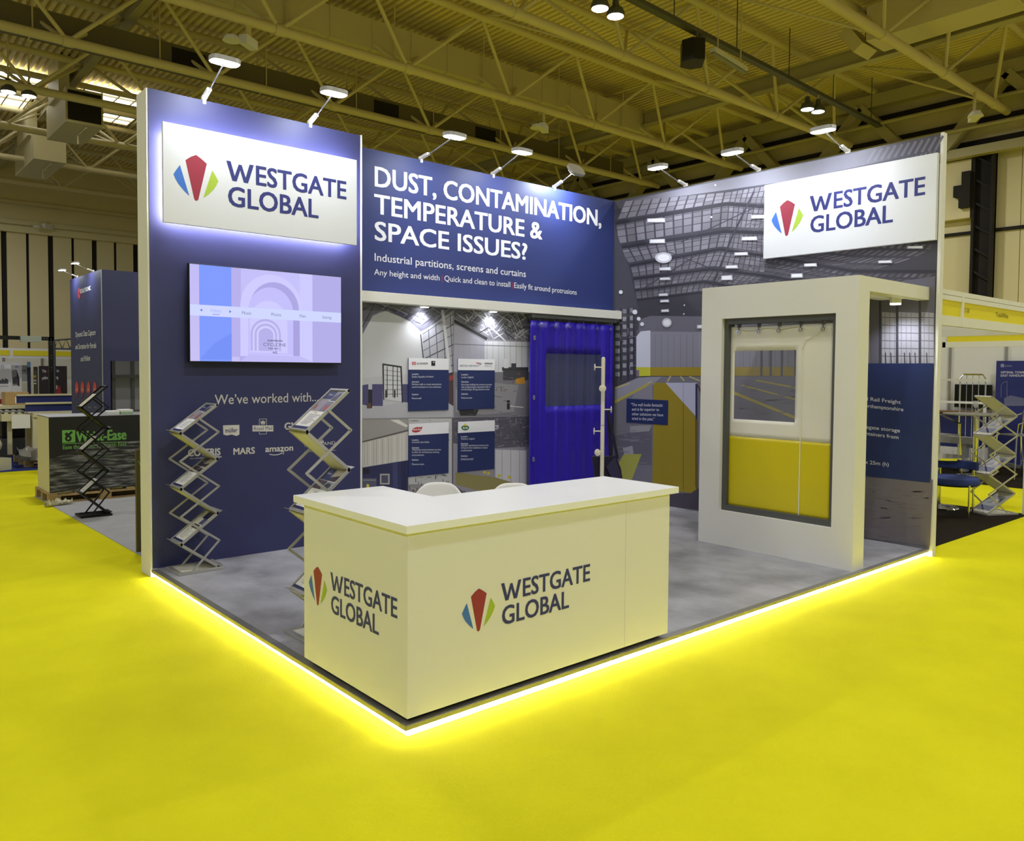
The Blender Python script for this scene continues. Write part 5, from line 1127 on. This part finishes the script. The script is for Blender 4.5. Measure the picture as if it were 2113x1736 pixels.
# bistro set beyond the aisle
bz = FZ+.012
t = empty('bistro_table', (12.81, 1.96, bz), 0, 'high round bistro table with yellow-edged top carrying two wine glasses', 'table')
b = MB(); b.lathe([(.01, 1.05), (.50, 1.05), (.51, 1.06), (.51, 1.075), (.01, 1.08)], n=36); b.build('table_top', M['alu'], t)
b = MB(); b.tube([(0, 0, .02), (0, 0, 1.05)], .045, 14); b.build('column', M['chrome'], t, smooth=True)
b = MB(); b.lathe([(.01, 0), (.3, 0), (.28, .02), (.05, .05)], n=28); b.build('base', M['chrome'], t, smooth=True)
for k, (u, v) in enumerate(((2013, 852), (2034, 852))):
    p = px(u, v, z=bz+1.08); t = empty('wine_glass', (p.x, p.y, bz+1.0805), 0, ['left wine glass on the bistro table', 'right wine glass on the bistro table'][k], 'glass')
    b = MB(); b.lathe([(.034, 0), (.03, .004), (.006, .01), (.005, .075), (.006, .08)], n=18); b.build('stem', M['glass'], t, smooth=True)
    b = MB(); b.lathe([(.006, .08), (.035, .10), (.045, .14), (.042, .18), (.036, .205), (.034, .205), (.04, .18), (.043, .14), (.033, .103), (.004, .084)], n=18); b.build('bowl', M['glass'], t, smooth=True)
def bar_chair(loc, rz, label):
    t = empty('bar_chair', loc, rz, label, 'chair')
    for s in (-1, 1):
        b = MB(); b.tube([(s*.26, -.26, 0), (s*.23, -.22, .70), (s*.25, -.20, .92), (s*.25, .0, .98), (s*.22, .22, 1.08)], .014, 8); b.build('side_tube', M['chrome'], t, smooth=True)
        b = MB(); b.tube([(s*.25, .28, 0), (s*.2, .2, .72), (s*.2, .24, 1.1)], .014, 8); b.build('leg', M['chrome'], t, smooth=True)
    b = MB(); b.box(-.22, -.2, .715, .22, .2, .735); b.build('seat', M['alu'], t)
    for z in (.92, 1.0, 1.08):
        b = MB(); b.box(-.2, .225, z, .2, .24, z+.05); b.build('back_slat', M['alu'], t)
    b = MB(); b.tube([(-.25, -.24, .25), (.25, -.24, .25)], .011, 8); b.tube([(-.23, .25, .25), (.23, .25, .25)], .011, 8); b.build('foot_rail', M['chrome'], t, smooth=True)
bar_chair((12.25, 2.35, bz), math.radians(70), 'polished aluminium bar chair at the left of the bistro table')
bar_chair((13.25, 1.45, bz), math.radians(-125), 'polished aluminium bar chair at the right of the bistro table, behind the brochure stand')
# booth behind the bistro set
XB = 15.0
t = empty('shell_booth', (12.15, -3, FZ), 0, 'shell-scheme booth with yellow fascia behind the bistro set', 'booth')
b = MB(); b.box(0, 0, 2.20, .05, 9, 2.29); b.box(0, 0, 2.42, .05, 9, 2.55); b.build('fascia_rail', M['offw'], t)
b = MB(); b.box(.01, 4.07, 2.29, .03, 5.22, 2.42); b.box(.01, 0, 2.29, .03, 3.9, 2.42); b.build('fascia_panel', M['yell'], t)
b = MB(); b.box(0, 5.24, 2.2, .05, 5.29, 2.55); b.build('post', M['offw'], t)
b = MB(); b.box(XB-12.15, 0, .006, XB-12.1, 9, 2.5); b.build('wall_panel', M['offw'], t)
for y in (5.2, 6.2):
    b = MB(); b.box(XB-12.19, y, .006, XB-12.15, y+.04, 2.5); b.build('post', M['alu'], t)
XF = XB-.06
def on(u, v): return px(u, v, x=XF)
p, q = on(1972, 793), on(2047, 843)
t = empty('monitor', (XF, q.y, q.z), 0, 'black monitor on the back wall of the bistro booth', 'monitor'); b = MB(); b.box(-.05, 0, 0, 0, p.y-q.y, p.z-q.z); b.build('casing', M['black'], t, bevel=.005); b = MB(); b.box(-.053, .015, .015, -.05, p.y-q.y-.015, p.z-q.z-.015); b.build('screen', mat('dark_screen', '050505', .15), t)
p, q = on(2060, 745), on(2125, 890)
t = empty('roller_banner', (XF-.1, q.y, bz), 0, 'tall navy banner with white heading at the right photo edge', 'banner'); b = MB(); b.box(0, 0, .05, .01, p.y-q.y, p.z-bz); b.build('banner_sheet', mat('banner_navy', '232a72', .5), t); b = MB(); b.box(-.08, -.02, 0, .09, p.y-q.y+.02, .06); b.build('cassette', M['alu'], t)
cv = Canvas(wall_map(x=XF-.104)); cv.d = .002; cv.rect('8f92b4', 2065, 751, 2072, 758); cv.text('LOGITRANS', 'a8aac4', (2073, 757), (2088, 757), -3); cv.text('OPTIMAL TOWING', 'd0d0de', (2065, 771), (2122, 771), -4.5, .03); cv.text('EASY HANDLING', 'd0d0de', (2065, 777.5), (2118, 777.5), -4.5, .03); cv.line('7a80b4', 1, (2066, 820), (2066, 795), (2070, 790), (2078, 787), (2078, 820)); cv.poly('6a6d90', (2072, 822), (2085, 816), (2113, 822), (2113, 838), (2072, 838)); cv.build('lettering', P_VINYL, t, local=False)
t = empty('side_desk', (14.3, 2.38, bz), 0, 'dark brown topped desk in front of the black monitor', 'desk'); b = MB(); b.box(0, 0, 1.0, .5, 1.2, 1.03); b.build('desk_top', M['tan'], t); b = MB(); b.box(.04, .04, .35, .46, 1.16, 1.0); b.build('cabinet', M['navyp'], t); b = MB(); b.box(.04, .04, 0, .46, 1.16, .35); b.build('plinth', M['offw'], t)
t = empty('roll_trolley', (13.6, 2.1, bz), 0, 'chrome wire roll trolley with rounded top bar', 'trolley')
b = MB(); b.tube([(0, 0, .1), (0, 0, 1.66), (0, .05, 1.74), (0, .37, 1.74), (0, .42, 1.66), (0, .42, .1)], .014, 8); b.build('end_frame', M['chrome'], t, smooth=True)
for k in range(3):
    b = MB(); b.tube([(0, .11+k*.1, .15), (0, .11+k*.1, 1.74)], .006, 6); b.build('upright_wire', M['chrome'], t)
b = MB(); b.box(-.02, 0, .12, .5, .42, .15); b.build('deck', M['alu'], t)
for x in (.03, .45):
    for y in (.04, .38):
        b = MB(); b.lathe([(.01, -.015), (.05, -.015), (.05, .015), (.01, .015)], (x, y, .05), 14, (0, 1, 0)); b.box(x-.015, y-.02, .05, x+.015, y+.02, .125); b.build('castor', M['black'], t)
t = empty('white_shelving', (13.34, 2.0, bz), 0, 'open white shelving frame in the booth behind the bistro set', 'shelving')
for z in (1.22, 1.62):
    b = MB(); b.box(0, 0, z, .04, 1.35, z+.04); b.build('rail', M['offw'], t)
b = MB(); b.box(0, 1.31, 0, .04, 1.35, 1.66); b.build('upright', M['offw'], t); b = MB(); b.box(0, 0, 0, .04, .04, 1.26); b.build('upright', M['offw'], t)
b = MB(); b.box(0, .2, .5, .2, 1.3, .62); b.box(.02, 1.0, 0, .18, 1.1, .5); b.box(.02, .3, 0, .18, .4, .5); b.build('bench', M['pink'], t)
